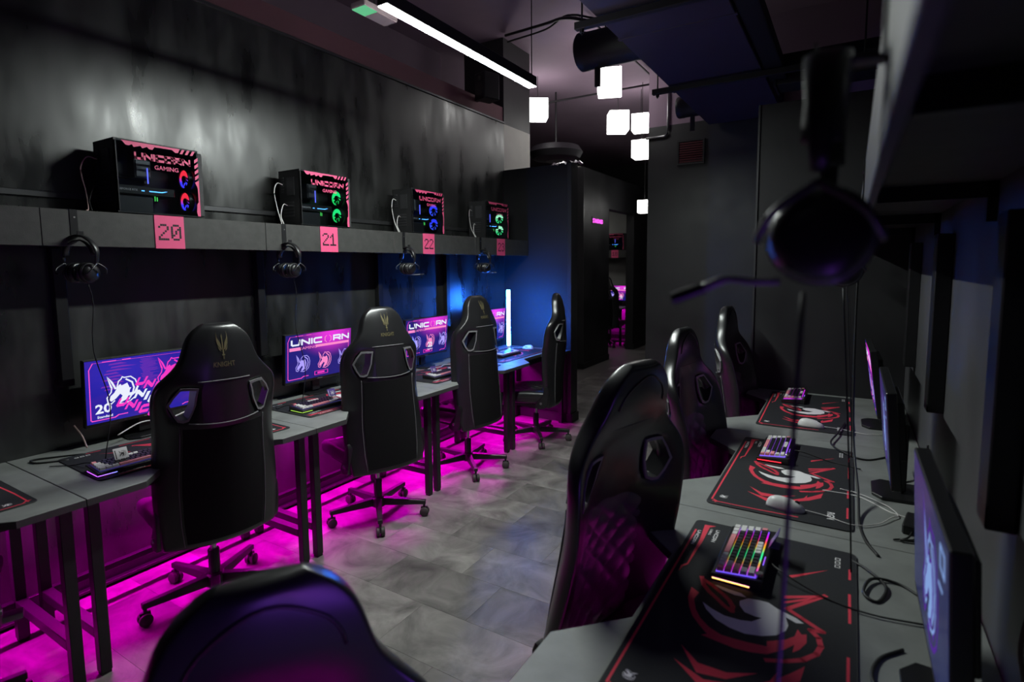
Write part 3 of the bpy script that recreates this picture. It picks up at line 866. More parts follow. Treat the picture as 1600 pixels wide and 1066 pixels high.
mon = [((-3.04, 1.405, .75), -90, 'heads', '20', 'monitor showing two unicorn heads and slanted UNICO lettering'),
       ((-3.04, 2.485, .75), -90, 'trio', '21', 'monitor with three unicorn heads below the green-fan computer'),
       ((-3.03, 3.585, .75), -90, 'trio', '22', 'monitor with a number over its middle unicorn head, reading 22'),
       ((-3.03, 4.54, .75), -90, 'trio', '23', 'monitor half hidden behind a chair next to the blue light bar')]
for loc, rz, kd, num, lb in mon: make_monitor(lb, loc, math.radians(rz), kd, num)
make_monitor('nearest right monitor, seen almost edge-on with a pale blue unicorn', (.148, 1.275, .75), math.radians(90), 'single', tilt=3)
make_monitor('thin dark right monitor in the middle of the right row', (.125, 2.43, .75), math.radians(90), 'single', tilt=5)
make_monitor('farthest right monitor glowing blue and magenta edge-on', (.105, 3.42, .75), math.radians(91), 'trio', '22', tilt=8)
make_monitor('added monitor on the nearest right desk, out of view, throwing violet light on the foreground chair', (.16, .28, .75), math.radians(90), 'violet', tilt=3)  # unseen screen added to cast violet light on the foreground chair
make_monitor('monitor at the left edge mostly outside the photo', (-3.04, .38, .75), math.radians(-90), 'trio', '21')


# ------------------------------------------------------------------ computers on the shelf
def fan_mat(name, c1, c2, s):
    m = bpy.data.materials.new(name); m.use_nodes = True; nt = m.node_tree; nt.nodes.clear()
    tc = nt.nodes.new('ShaderNodeTexCoord'); sp = nt.nodes.new('ShaderNodeSeparateXYZ'); nt.links.new(tc.outputs['Generated'], sp.inputs[0])
    r = nt.nodes.new('ShaderNodeMapRange'); r.inputs[1].default_value = .35; r.inputs[2].default_value = .65; nt.links.new(sp.outputs['Z'], r.inputs[0])
    mx = nt.nodes.new('ShaderNodeMix'); mx.data_type = 'RGBA'; mx.inputs['A'].default_value = (*c2, 1); mx.inputs['B'].default_value = (*c1, 1); nt.links.new(r.outputs[0], mx.inputs['Factor'])
    e = nt.nodes.new('ShaderNodeEmission'); e.inputs[1].default_value = s; nt.links.new(mx.outputs['Result'], e.inputs[0])
    o = nt.nodes.new('ShaderNodeOutputMaterial'); nt.links.new(e.outputs[0], o.inputs[0]); return m


FANS = {'20': fan_mat('fan_light_red_blue', (1, .03, .06), (.05, .05, 1), 1.7), '21': fan_mat('fan_light_green', (.02, .9, .22), (.02, .8, .15), 1.6),
        '22': fan_mat('fan_light_blue', (.03, .05, 1), (.05, .1, 1), 1.7), '23': fan_mat('fan_light_mint', (.4, 1, .6), (.05, .8, .25), 1.8), '18': fan_mat('fan_light_far_blue', (.1, .2, 1), (.1, .2, 1), 2.0)}
M['gpu_blue'] = emat('graphics_card_light', (.08, .35, 1), 5)
M['gpu_green'] = emat('graphics_card_green', (.1, .9, .15), 1.2)
M['ram'] = emat('memory_light', (.12, .15, 1), 2.5)
M['board'] = mat('motherboard', (.02, .022, .026), .5)
M['pc_body'] = mat('case_black_steel', (.018, .018, .019), .42)
M['mesh_front'] = mat('case_front_mesh', (.05, .05, .052), .6, noise=.5, nscale=260, bump=.5, bscale=500)


def make_pc(label, loc, rz, num):
    t = T('computer_tower', label, 'computer', loc, rz, 'computer towers on the shelf')
    L, H, Wd = .385, .345, .2
    x0, x1, y0, y1 = -L / 2, L / 2, -Wd / 2, Wd / 2
    O('case', MB().box(x0, x1, y0, y1, .006, .014).box(x0, x1, y0, y1, H - .012, H).box(x0, x1, y1 - .006, y1, .014, H - .012).box(x0, x0 + .008, y0, y1, .014, H - .012)
      .box(x0, x0 + .012, y0, y0 + .008, .014, H - .012).box(x1 - .008, x1, y0, y1, .014, H - .012), M['pc_body'], t, bevel=.0012)
    for fx in (-.14, .14):
        for fy in (-.07, .07): O('foot', MB().box(fx - .012, fx + .012, fy - .01, fy + .01, 0, .006), M['rubber'], t)
    O('front_mesh', MB().box(x1, x1 + .028, y0 + .012, y1 - .012, .012, H - .01), M['mesh_front'], t, bevel=.004)
    g = O('glass_panel', MB().box(x0 + .012, x1 - .002, y0 - .004, y0, .010, H - .004), M['glass'], t)
    GX0, GX1, GZ0, GZ1 = x0 + .012, x1 - .002, .010, H - .004
    fn = lambda a, b: (GX0 + a * (GX1 - GX0), y0 - .0045, GZ0 + b * (GZ1 - GZ0))
    pr_ = [poly([(.05, .99), (.76, .99), (.735, .93), (.70, .925), (.655, .962), (.44, .958), (.41, .915), (.37, .92), (.35, .945), (.29, .915), (.27, .945), (.19, .915), (.17, .95), (.135, .925), (.10, .93)])]
    for k in range(3): pr_.append(poly([(.79 + k * .068, .99), (.825 + k * .068, .99), (.79 + k * .068, .92), (.755 + k * .068, .92)]))
    for k in range(4): pr_.append(poly([(.945, .86 - k * .085), (.995, .905 - k * .085), (.995, .855 - k * .085), (.945, .81 - k * .085)]))
    pr_.append(poly([(.995, .56), (.94, .52), (.965, .46), (.975, .42), (.975, .22), (.955, .19), (.95, .13), (.945, .07), (.955, .005), (.995, .005)]))
    pr_.append(xf(wide('UNICORN', .70, .105, .32), .54, .75, 1))
    pr_.append(xf(text2d('GAMING', 1, .012), .575, .64, .078, .088))
    decal('pink_print', [(*q, 0) for q in pr_], fn, M['pink'], g)
    # inside
    O('motherboard', MB().box(x0 + .02, x1 - .09, y1 - .012, y1 - .008, .03, H - .03).box(-.12, -.06, y1 - .06, y1 - .012, .19, .28).box(-.165, -.14, y1 - .04, y1 - .012, .16, .31).box(.0, .02, y1 - .05, y1 - .012, .17, .27), M['board'], t)
    O('processor_cooler', MB().box(-.075, -.0, -.02, .075, .185, .275).box(-.07, -.005, -.026, -.02, .19, .27), M['metal_d'], t, bevel=.002)
    O('memory_light', MB().box(-.022, -.018, -.03, -.026, .16, .235), M['ram'], t)
    gp = O('graphics_card', MB().box(x0 + .02, .09, -.055, .07, .10, .142), M['plastic'], t, bevel=.003)
    O('light_bar', MB().prism([(-.03, .118), (.03, .118), (.055, .126), (.045, .126), (.026, .122), (-.03, .122)], .055, .0565, M=Matrix(((1, 0, 0, 0), (0, 0, -1, 0), (0, 1, 0, 0), (0, 0, 0, 1))))
      .box(-.065, -.052, -.0565, -.055, .118, .122), M['gpu_blue'], gp)
    decal('card_lettering', [(*xf(text2d('GEFORCE RTX', 1, .01), -.125, .117, .013), 0)], lambda a, b: (a, -.0562, b), M['cable_w'], gp)
    O('green_mark', MB().box(-.008, -.004, -.056, -.0545, .075, .098).box(.002, .006, -.056, -.0545, .075, .095), M['gpu_green'], t)
    O('power_supply', MB().box(x0 + .02, x0 + .17, -.07, .09, .014, .09), M['pc_body'], t, bevel=.003)
    for z in (.09, .205):
        Mx = Matrix.Translation((x1 - .026, -.02, z)) @ Matrix.Rotation(PI / 2, 4, 'Y')
        f = O('fan', MB().lathe([(.046, -.012), (.053, -.012), (.053, .012), (.046, .012), (.046, -.012)], 24, M=Mx, cap=False).lathe([(.018, -.01), (.018, .01)], 14, M=Mx), M['plastic'], t, smooth=True)
        mb = MB()
        for k in range(8):
            a = 2 * PI * k / 8
            pp = []
            for rr_, da, zz in ((.019, 0, -.008), (.044, .25, -.008), (.044, .72, .007), (.019, .55, .007)):
                pp.append(Mx @ Vector((rr_ * math.cos(a + da), rr_ * math.sin(a + da), zz)))
            mb.add(pp, [(0, 1, 2, 3)])
        O('fan_blades', mb, FANS[num], f, recalc=False)
        O('fan_ring', MB().lathe([(.0455, -.006), (.0455, .006)], 24, M=Mx, cap=False), FANS[num], f)
    # rear sockets and cables
    mb = MB()
    for z in (.30, .285, .268, .25, .232, .215): mb.box(x0 - .003, x0, .05, .075, z - .005, z + .005)
    mb.box(x0 - .003, x0, -.05, .02, .19, .30)
    O('rear_sockets', mb, M['metal_d'], t)
    for k in range(5): O('slot_cover', MB().box(x0 - .002, x0, -.04, .06, .06 + k * .02, .072 + k * .02), M['metal_d'], t)
    O('rear_cable', MB().tube(curve([(x0 - .003, .06, .26), (x0 - .05, .05, .262), (x0 - .085, .03, .2), (x0 - .075, .02, .1), (x0 - .09, -.03, .02), (x0 - .11, -.06, .006)]), .003), M['cable_p' if num == '20' else 'cable_w'], t, smooth='all')
    O('rear_cable', MB().tube(curve([(x0 - .003, .02, .13), (x0 - .04, .01, .13), (x0 - .075, -.01, .06), (x0 - .08, -.04, .008)]), .0028), M['cable_b' if num == '20' else 'cable_w'], t, smooth='all')
    return t


for num, y, lb in (('20', 1.465, 'black computer tower with red and blue fans over the slanted-lettering screen'), ('21', 2.468, 'black computer tower glowing with two green fans'),
                   ('22', 3.487, 'black computer tower with dim blue fans'), ('23', 4.50, 'black computer tower with mint green fans nearest the partition')):
    make_pc(lb, (-3.005, y, ZS1), PI / 2, num)


# ------------------------------------------------------------------ mouse mats
RED = [
 ('p',[(-0.028,-0.146),(0.022,-0.143),(0.057,-0.132),(0.094,-0.115),(0.124,-0.09),(0.145,-0.07),(0.155,-0.081),(0.16,-0.044),(0.164,-0.007),(0.159,0.027),(0.148,0.057),(0.121,0.054),(0.128,0.016),(0.131,-0.013),(0.132,-0.042),(0.117,-0.072),(0.092,-0.097),(0.063,-0.114),(0.022,-0.128),(-0.012,-0.123)]),
 (.012,[(-0.089,-0.133),(-0.054,-0.12),(-0.029,-0.101),(-0.008,-0.078),(0.015,-0.055),(0.028,-0.036),(0.006,-0.038),(-0.016,-0.05),(-0.033,-0.066),(-0.046,-0.081),(-0.062,-0.099),(-0.079,-0.125)]),
 ('p',[(-0.218,0.069),(-0.301,0.159),(-0.202,0.07)]),
 ('p',[(-0.107,0.066),(-0.165,0.16),(-0.13,0.135),(-0.071,0.07),(-0.081,0.069),(-0.13,0.123),(-0.094,0.068)]),
 (.012,[(-0.16,0.156),(-0.052,0.079),(-0.027,0.115),(0.003,0.157),(0.01,0.133),(0.031,0.15),(0.061,0.156),(0.093,0.149),(0.128,0.125),(0.151,0.094),(0.168,0.059)]),
 ('p',[(0.103,0.051),(0.075,0.087),(0.052,0.103),(0.022,0.107),(0.038,0.116),(0.032,0.126),(0.064,0.128),(0.097,0.116),(0.114,0.104),(0.084,0.105),(0.114,0.087),(0.148,0.057)]),
 (.006,[(-0.331,0.209),(-0.277,0.209)]),(.006,[(-0.196,0.209),(-0.065,0.21)]),(.006,[(0.073,0.208),(0.152,0.208)]),(.006,[(0.25,0.208),(0.34,0.208)]),
 ('p',[(-0.408,-0.195),(-0.414,-0.161),(-0.396,-0.177),(-0.366,-0.177),(-0.288,-0.176),(-0.226,-0.179),(-0.136,-0.182),(-0.119,-0.192),(-0.087,-0.196),(-0.122,-0.198),(-0.142,-0.186),(-0.304,-0.187)]),
 (.006,[(0.413,-0.206),(0.414,-0.07),(0.409,0.065)]),(.006,[(-.36,-.212),(.40,-.212)]),
 ('p',[(0.394,-0.209),(0.412,-0.187),(0.426,-0.197)]),
 ('p',[(0.21,-0.112),(0.251,-0.066),(0.25,-0.008),(0.22,0.048),(0.271,-0.006),(0.282,-0.062)]),
 ('p',[(0.263,-0.114),(0.294,-0.045),(0.269,0.034),(0.23,0.072),(0.193,0.082),(0.22,0.081),(0.188,0.104),(0.148,0.13),(0.199,0.125),(0.242,0.092),(0.287,0.036),(0.323,-0.041)])]
WHT = [[(0.025,-0.106),(0.05,-0.093),(0.08,-0.064),(0.096,-0.03),(0.101,0.004),(0.09,0.039),(0.071,0.066),(0.043,0.084),(0.019,0.087),(-0.013,0.079),(-0.039,0.058),(-0.055,0.036),(-0.054,0.013),(-0.048,-0.011),(-0.026,-0.027),(-0.007,-0.024),(0.016,-0.009),(0.021,0.015),(0.02,0.03),(0.046,0.011),(0.054,-0.014),(0.055,-0.049),(0.042,-0.08)],
       [(-0.068,-0.096),(-0.054,-0.074),(-0.046,-0.043),(-0.05,-0.015),(-0.063,-0.029),(-0.065,-0.055),(-0.07,-0.086)],
       [(-0.039,0.058),(-0.031,0.077),(-0.022,0.1),(-0.008,0.118),(-0.001,0.102),(-0.013,0.079)]]


def make_mat():
    t = T('mouse_mat', 'x', 'mouse mat', group='printed mouse mats')
    c = []
    for sx, sy, a0 in ((1, 1, 0), (-1, 1, 90), (-1, -1, 180), (1, -1, 270)):
        for k in range(4):
            a = math.radians(a0 + 30 * k); c.append((sx * .418 + .018 * math.cos(a), sy * .207 + .018 * math.sin(a)))
    pad = O('pad', MB().prism(c, 0, .004), M['matcloth'], t)
    O('stitched_edge', MB().tube([(x, y, .0025) for x, y in c], .0022, 5, True), M['plastic_matte'], t, smooth='all')
    fn = lambda a, b: (a, b, .0043)
    for k, p in RED: decal('red_print', [(*(poly(p) if k == 'p' else strk(p, k)), 0)], fn, M['mat_red'], t)
    for p in WHT: decal('white_print', [(*poly(p), 0)], lambda a, b: (a, b, .0046), M['mat_white'], t)
    wt = []
    wt.append(xf(wide('UNICORN', .085, .012, .26), -.345, -.155, 1)); wt.append(xf(text2d('GAMING', 1, .01), -.365, -.172, .011))
    wt.append(xf(wide('UNICORN', .10, .010, .26), -.31, -.205, 1))
    wt.append(xf(text2d('RGM', 1, .03), .345, .15, .03)); wt += [xf(q, .36, -.178, .03) for q in UNI]
    for k in range(3): wt.append(strk([(-.385 + k * .022, .174), (-.372 + k * .022, .174), (-.372 + k * .022, .185), (-.385 + k * .022, .185)], .0025, True))
    for q in wt[:4]: decal('lettering', [(*q, 0)], lambda a, b: (a, b, .0046), M['mat_white'], t)
    decal('corner_emblem', [(*q, 0) for q in wt[4:4 + len(UNI)]], lambda a, b: (a, b, .0046), M['mat_white'], t)
    for q in wt[4 + len(UNI):]: decal('corner_mark', [(*q, 0)], lambda a, b: (a, b, .0046), M['mat_white'], t)
    return t


mat0 = make_mat(); mtree = tree_of(mat0)
mats_ = [(-.187, 2.43, -90, 'printed mouse mat beneath the second right keyboard and a white mouse'), (-.18, 1.40, -90, 'printed mouse mat beneath the rainbow-lit keyboard'),
         (-.187, 3.575, -89, 'printed mouse mat closest to the dark end wall'), (-2.755, 1.42, 88, 'printed mouse mat before the screen with slanted lettering'),
         (-2.81, 2.465, 90, 'printed mouse mat under the lime-edged keyboard'), (-2.76, 3.53, 90, 'printed mouse mat below the blue-fan computer'),
         (-2.80, 4.50, 90, 'printed mouse mat lit blue beside the light bar'), (-2.75, .335, 90, 'printed mouse mat cut off by the left edge')]
for x, y, a, lb in mats_[1:]: dup(mat0, (x, y, .75), math.radians(a), lb, mtree)
mat0.location = (mats_[0][0], mats_[0][1], .75); mat0.rotation_euler = (0, 0, math.radians(-90)); mat0['label'] = mats_[0][3]


# ------------------------------------------------------------------ keyboards
def ramp_emit(name, cols, s):
    m = bpy.data.materials.new(name); m.use_nodes = True; nt = m.node_tree; nt.nodes.clear()
    tc = nt.nodes.new('ShaderNodeTexCoord'); sp = nt.nodes.new('ShaderNodeSeparateXYZ'); nt.links.new(tc.outputs['Generated'], sp.inputs[0])
    r = nt.nodes.new('ShaderNodeValToRGB'); nt.links.new(sp.outputs['X'], r.inputs[0])
    el = r.color_ramp.elements
    while len(el) < len(cols): el.new(.5)
    for k, c in enumerate(cols): el[k].position = k / (len(cols) - 1); el[k].color = (*c, 1)
    e = nt.nodes.new('ShaderNodeEmission'); e.inputs[1].default_value = s; nt.links.new(r.outputs[0], e.inputs[0])
    o = nt.nodes.new('ShaderNodeOutputMaterial'); nt.links.new(e.outputs[0], o.inputs[0]); return m


GLOW = {'rainbow': ramp_emit('key_glow_rainbow', [(.12, .1, 1), (.75, 0, .9), (1, .08, .1), (.9, .5, 0), (.05, .9, .3), (.05, .85, .35), (.9, .4, .05), (.9, .02, .7), (.15, .1, 1)], 1.0),
        'violet': ramp_emit('key_glow_violet', [(.35, .12, 1), (.4, .1, 1), (.25, .15, 1)], 1.0), 'magenta': ramp_emit('key_glow_magenta', [(.7, .02, .8), (.6, .02, .9)], .9),
        'dim': ramp_emit('key_glow_dim', [(.12, .1, .5), (.1, .1, .4)], .25)}
EDGE = {'rainbow': ramp_emit('edge_glow_sunset', [(.35, .1, 1), (1, .1, .6), (1, .5, .1)], 3), 'violet': emat('edge_glow_red', (1, .03, .05), 2), 'magenta': emat('edge_glow_off', (.05, .01, .02), .5),
        'blue': ramp_emit('edge_glow_blue', [(.5, .1, 1), (.2, .25, 1)], 2), 'green': emat('edge_glow_lime', (.45, .8, .1), 1.2), 'none': emat('edge_glow_none', (.1, .05, .1), .3)}
M['key_k'] = mat('keycap_black', (.016, .016, .02), .45)
M['key_w'] = mat('keycap_grey_white', (.75, .74, .71), .5)
M['key_p'] = mat('keycap_pink', srgb(238, 150, 158), .5)
KU = .0195
ROWS = [[(1.25, 'w'), (1.25, 'w'), (1.25, 'w'), (6.25, 'p'), (1, 'w'), (1, 'w'), (1, 'w'), (1, 'w'), (1, 'p'), (.0, 'k')],
        [(2.25, 'w')] + [(1, 'k')] * 10 + [(1.75, 'w'), (1, 'p')], [(1.75, 'w')] + [(1, 'k')] * 11 + [(2.25, 'p')],
        [(1.5, 'w')] + [(1, 'k')] * 12 + [(1.5, 'w')], [(1, 'p')] + [(1, 'k')] * 4 + [(1, 'w')] * 4 + [(1, 'k')] * 4 + [(2, 'w')]]
KM = {}


def keymesh(w_, c):
    if (w_, c) not in KM:
        a = w_ * KU / 2 - .0006; b = KU / 2 - .0013; i = .0018
        KM[w_, c] = MB().add([(-a, -b, 0), (a, -b, 0), (a, b, 0), (-a, b, 0), (-a + i, -b + i, .0085), (a - i, -b + i, .0085), (a - i, b - i * .6, .0085), (-a + i, b - i * .6, .0085)],
                             [(3, 2, 1, 0), (4, 5, 6, 7), (0, 1, 5, 4), (1, 2, 6, 5), (2, 3, 7, 6), (3, 0, 4, 7)]).mesh('key', M['key_' + c])
    return KM[w_, c]


def make_keyboard(label, x, y, ang, glow, edge, cable=None):
    t = T('keyboard', label, 'keyboard', (x, y, .7546), math.radians(ang), 'compact keyboards with pink and grey keys')
    W, D = .318, .128
    O('body', MB().prism([(-D / 2, 0), (D / 2, 0), (D / 2, .03), (-D / 2, .018)], -W / 2, W / 2, M=Matrix(((0, 0, 1, 0), (1, 0, 0, 0), (0, 1, 0, 0), (0, 0, 0, 1)))), M['plastic'], t, bevel=.003)
    R = Matrix.Translation((0, 0, .0245)) @ Matrix.Rotation(math.atan2(.012, D), 4, 'X')
    gl = .1455
    O('key_glow', MB().box(-gl, gl, -.053, .0475, -.0005, .0012, M=R), GLOW[glow], t)
    O('edge_light', MB().box(-W / 2 - .0008, -W / 2, -D / 2 + .004, D / 2 - .02, .005, .008).box(-W / 2, -W / 2 + .07, -D / 2 - .0008, -D / 2, .005, .008) if edge in ('blue', 'green') else
      MB().box(W / 2, W / 2 + .0012, -D / 2 + .005, D / 2 - .03, .006, .0095), EDGE[edge], t)
    for r, row in enumerate(ROWS):
        xx = -7.5 * KU
        for w_, c in row:
            if w_:
                k = O('key', keymesh(w_, c), None, t)
                k.matrix_local = R @ Matrix.Translation((xx + w_ * KU / 2, -.042 + r * KU, .004))
            xx += w_ * KU
    O('knob', MB().lathe([(.008, 0), (.0095, .002), (.0095, .011), (.008, .0125)], 16, M=R @ Matrix.Translation((.135, .0555, 0))), M['metal'], t, smooth=True)
    O('status_lamps', MB().box(.02, .07, .054, .057, .0005, .0018, M=R), GLOW['violet' if glow != 'dim' else 'dim'], t)
    if cable: O('cable', MB().tube(curve(cable), .0024), M['cable_b'], t, smooth='all')
    return t


make_keyboard('keyboard with rainbow backlight nearest the camera', -.228, 1.647, -90, 'rainbow', 'rainbow', [(.0, .062, .012), (.06, .10, .02), (.10, .2, .003), (.12, .30, .001), (.1, .42, .001)])
make_keyboard('keyboard with violet backlight and red edge on the second right mat', -.256, 2.69, -90, 'violet', 'violet', [(-.02, .062, .012), (.0, .10, .02), (.02, .2, .003), (.06, .32, .001)])
make_keyboard('small keyboard with magenta backlight near the dark end wall', -.275, 3.86, -90, 'magenta', 'magenta')
make_keyboard('keyboard with blue edge light before the slanted-lettering screen', -2.635, 1.145, 87, 'dim', 'blue', [(-.10, .062, .012), (-.13, .12, .02), (-.16, .2, .002), (-.22, .27, .001)])
make_keyboard('keyboard with a lime green edge light', -2.745, 2.215, 88, 'dim', 'green', [(-.10, .062, .012), (-.13, .12, .02), (-.17, .16, .002), (-.15, .2, .002)])
make_keyboard('keyboard below the blue-fan computer', -2.68, 3.34, 88, 'dim', 'none')
make_keyboard('keyboard lit blue beside the light bar', -2.77, 4.42, 88, 'dim', 'none')

# small printed cards leaning on the keyboards
M['card_a'] = mat('card_white_print', (.6, .58, .6), .3); M['card_b'] = mat('card_violet_print', (.09, .05, .24), .3); M['card_red'] = mat('card_red_disc', (.35, .04, .05), .4)
for lb, x, y, rz, m_ in (('small white printed card standing on the blue-edged keyboard', -2.635, 1.10, 87, 'card_a'), ('small violet printed card standing on the lime-edged keyboard', -2.765, 2.345, 80, 'card_b'),
                         ('small dark card standing on the keyboard below the blue fans', -2.70, 3.27, 80, 'card_b'), ('small dark card standing on the rainbow-lit keyboard', -.172, 1.70, -90, 'card_b'),
                         ('small dark card standing on the keyboard by the light bar', -2.80, 4.32, 80, 'card_b')):
    t = T('promo_card', lb, 'card', (x, y, .7885), math.radians(rz), 'small cards on the keyboards')
    R = Matrix.Rotation(math.radians(-28), 4, 'X')
    O('card', MB().box(-.026, .026, 0, .0015, 0, .052, M=R), M[m_], t)
    O('card_foot', MB().box(-.02, .02, .001, .028, 0, .003), M[m_], t)
    decal('card_print', [(*xf(q, .005, .026, .03), 0) for q in UNI] + [(*poly([(-.022, .006), (-.018, .006), (-.018, .044), (-.022, .044)]), 0)], lambda a, b: R @ Vector((a, -.0004, b)), M['ink' if m_ == 'card_a' else 'card_a'], t)


# ------------------------------------------------------------------ mice
def make_mouse(label, x, y, ang, cable, z=.7543):
    t = T('computer_mouse', label, 'mouse', (x, y, z), math.radians(ang), 'white corded mice')
    vs, fs = [], []; n, m_ = 18, 9
    for j in range(m_ + 1):
        ph = j / m_ * PI / 2
        for i in range(n):
            a = 2 * PI * i / n; r = math.cos(ph) ** .75; yy = math.sin(a) * r
            wx = .031 * (1 - .10 * math.cos(a * 2)) * (1 + .05 * yy)
            vs.append((math.cos(a) * r * wx, yy * .062, (.0385 - .010 * yy) * math.sin(ph) ** .9))
    for j in range(m_):
        for i in range(n): fs.append((j * n + i, j * n + (i + 1) % n, (j + 1) * n + (i + 1) % n, (j + 1) * n + i))
    fs.append(list(range(n))[::-1])
    O('shell', MB().add(vs, fs), M['white'], t, smooth='all', recalc=True)
    O('scroll_wheel', MB().cyl((-.004, .036, .026), (.004, .036, .026), .009, 14), M['plastic_matte'], t)
    O('side_buttons', MB().box(-.0315, -.028, -.012, .018, .018, .024), M['plastic_matte'], t, bevel=.001)
    O('cable', MB().tube(curve(cable), .0018), M['cable_w'], t, smooth='all')
    return t


make_mouse('white mouse on the second right mouse mat', -.164, 2.072, -90, [(0, .06, .008), (.0, .12, .003), (.03, .2, .002), (-.02, .27, .001), (-.09, .31, .004), (-.13, .33, .001), (-.20, .30, .001), (-.27, .22, .001), (-.28, .16, .004)])
make_mouse('white mouse on the mat closest to the dark end wall', -.15, 3.216, -90, [(0, .06, .008), (-.01, .14, .003), (.02, .24, .001), (-.02, .34, .001), (.06, .40, .001)])
make_mouse('white mouse lit blue beside the light bar', -2.80, 4.885, 90, [(0, .06, .008), (-.02, .12, .003), (-.02, .2, .001), (-.06, .25, .001)])
make_mouse('white mouse at the left edge of the photo', -2.80, .70, 92, [(0, .06, .008), (-.02, .14, .003), (-.04, .24, .001), (-.1, .3, .001)])
t = tag(O('white_cord', MB().tube(curve([(-.06, 2.31, .756), (.04, 2.32, .753), (.09, 2.29, .752), (.15, 2.22, .752), (.21, 2.2, .752)]), .0026), M['cable_w'], smooth='all'), 'short white cord lying across the second right desk', 'cord')


# ------------------------------------------------------------------ headsets and hangers
def make_hanger(label, x, y, face, group, z=1.745):
    t = T('headset_hanger', label, 'hook', (x, y, z), 0, group)
    O('strap', MB().box(min(0, face * .003), max(0, face * .003), -.014, .014, -.002, .113), M['steel'], t)
    O('hook', MB().box(min(0, face * .055), max(0, face * .055), -.012, .012, -.004, 0).box(min(face * .052, face * .055), max(face * .052, face * .055), -.012, .012, -.004, .018), M['steel'], t, bevel=.001)
    O('screw', MB().cyl((face * .003, .002, .08), (face * .0045, .002, .08), .004, 8), M['metal'], t)
    return t


def build_headset():
    """hangs from its origin; band in the local xz plane, cups facing +-x"""
    t = T('headset', 'x', 'headset', group='black headsets hanging from the shelves')
    rng = [math.radians(a) for a in range(-25, 206, 11)]
    R0 = .088
    arc = [Vector((R0 * math.cos(a) * (1 if math.sin(a) > 0 else .97), 0, -R0 + R0 * math.sin(a))) for a in rng]
    O('headband', MB().tube(arc, [.003 + .0035 * math.sin(max(0, a)) for a in rng], 8, flat=3.2, up=(0, 1, 0)), M['plastic'], t, smooth='all')
    arc2 = [Vector((.072 * math.cos(math.radians(a)), 0, -.098 + .078 * math.sin(math.radians(a)))) for a in range(10, 171, 10)]
    O('inner_band', MB().tube(arc2, .016, 8, flat=.22, up=(1, 0, 0)), M['leather'], t, smooth='all')
    for s_ in (-1, 1):
        cx = s_ * .031; cz = -.160
        y_ = O('yoke', MB().tube(curve([(s_ * .083, 0, -.118), (s_ * .09, .03, -.14), (s_ * .08, .044, cz), (s_ * .064, .046, cz - .004)]), .0035)
               .tube(curve([(s_ * .083, 0, -.118), (s_ * .09, -.03, -.14), (s_ * .08, -.044, cz), (s_ * .064, -.046, cz - .004)]), .0035), M['metal_d'], t, smooth='all')
        Mx = Matrix.Translation((cx, 0, cz)) @ Matrix.Rotation(s_ * PI / 2, 4, 'Y')
        cup = O('ear_cup', MB().lathe([(.040, -.004), (.044, 0), (.044, .008), (.040, .012), (.040, .016), (.036, .026), (.026, .031), (.012, .033)], 28, M=Mx), M['plastic'], t, smooth=True)
        O('cushion', MB().lathe([(.024, -.006), (.030, -.022), (.040, -.022), (.045, -.014), (.043, -.004), (.024, -.004)], 28, M=Mx, cap=False), M['leather'], t, smooth='all')
        O('trim_ring', MB().lathe([(.0405, .0125), (.0415, .014), (.0405, .0155)], 28, M=Mx, cap=False), M['frame_grey'], cup, smooth='all')
    return t


hs0 = build_headset(); htree = tree_of(hs0)


def place_headset(x, y, rz, label, mic, cable, sway=0, first=False, z=1.745):
    if first: r = hs0; r.location = (x, y, z); r.rotation_euler = (0, sway, rz); r['label'] = label
    else:
        r, _ = dup(hs0, (x, y, z), rz, label, htree)
        r.rotation_euler = (0, sway, rz)
    if mic: 
        b = O('microphone_arm', MB().tube(curve(mic), [.0035] * (len(mic) * 6 - 11) + [.0045] * 6), M['frame_grey'], r, smooth='all')
        O('microphone', MB().cyl(mic[-1], Vector(mic[-1]) + (Vector(mic[-1]) - Vector(mic[-2])).normalized() * .03, .006, 10), M['plastic'], b, smooth=True)
    if cable: O('cable', MB().tube(curve(cable), .0024), M['cable_b'], r, smooth='all')
    return r


hl = [(1.086, 'headset hanging left of the red and blue fan computer', 22), (2.13, 'headset hanging left of the green-fan computer', 8), (3.16, 'headset hanging left of the blue-fan computer', -10), (4.17, 'headset hanging nearest the partition', -12)]
for k, (y, lb, rz) in enumerate(hl):
    make_hanger('black hook strap for the %s' % lb, XL + .30, y, 1, 'headset hooks on the left shelf')
    sw = .0
    place_headset(XL + .335, y, math.radians(rz), lb, [(-.05, .0, -.2), (-.02, .06, -.206), (.02, .10, -.205)] if k >= 2 else None,
                  [(.03, .0, -.21), (.025, .02, -.3), (.03, .0, -.5), (.05, .04, -.75), (.045, .0, -.99)])
for y, lb in ((.60, 'large dark headset hanging close to the camera at upper right'), (1.64, 'headset hidden behind the nearest headset, above the first right monitor'),
              (2.69, 'headset on the right shelf above the violet-lit keyboard'), (3.74, 'headset on the right shelf closest to the dark end wall')):
    make_hanger('hook strap for the %s' % lb, XR - .283, y + (0 if y < 1 else .02), -1, 'headset hooks on the right shelf', 1.78 if y < 1 else 1.745)
    near = y < 1
    place_headset(XR - (.326 if near else .318), y + (.0 if near else .02), math.radians(90), lb,
                  [(-.05, .03, -.2), (-.06, .05, -.2), (-.06, .072, -.198), (-.064, .092, -.206)] if near else None,
                  [(-.05, .01, -.21), (-.045, .015, -.4), (-.03, .02, -.6), (-.03, .03, -.8), (-.02, -.02, -.97), (.02, -.08, -.985)] if near else
                  [(.03, .0, -.21), (.03, -.02, -.5), (.04, -.04, -.8), (.05, -.05, -.985)], first=near, z=1.784 if near else 1.745)

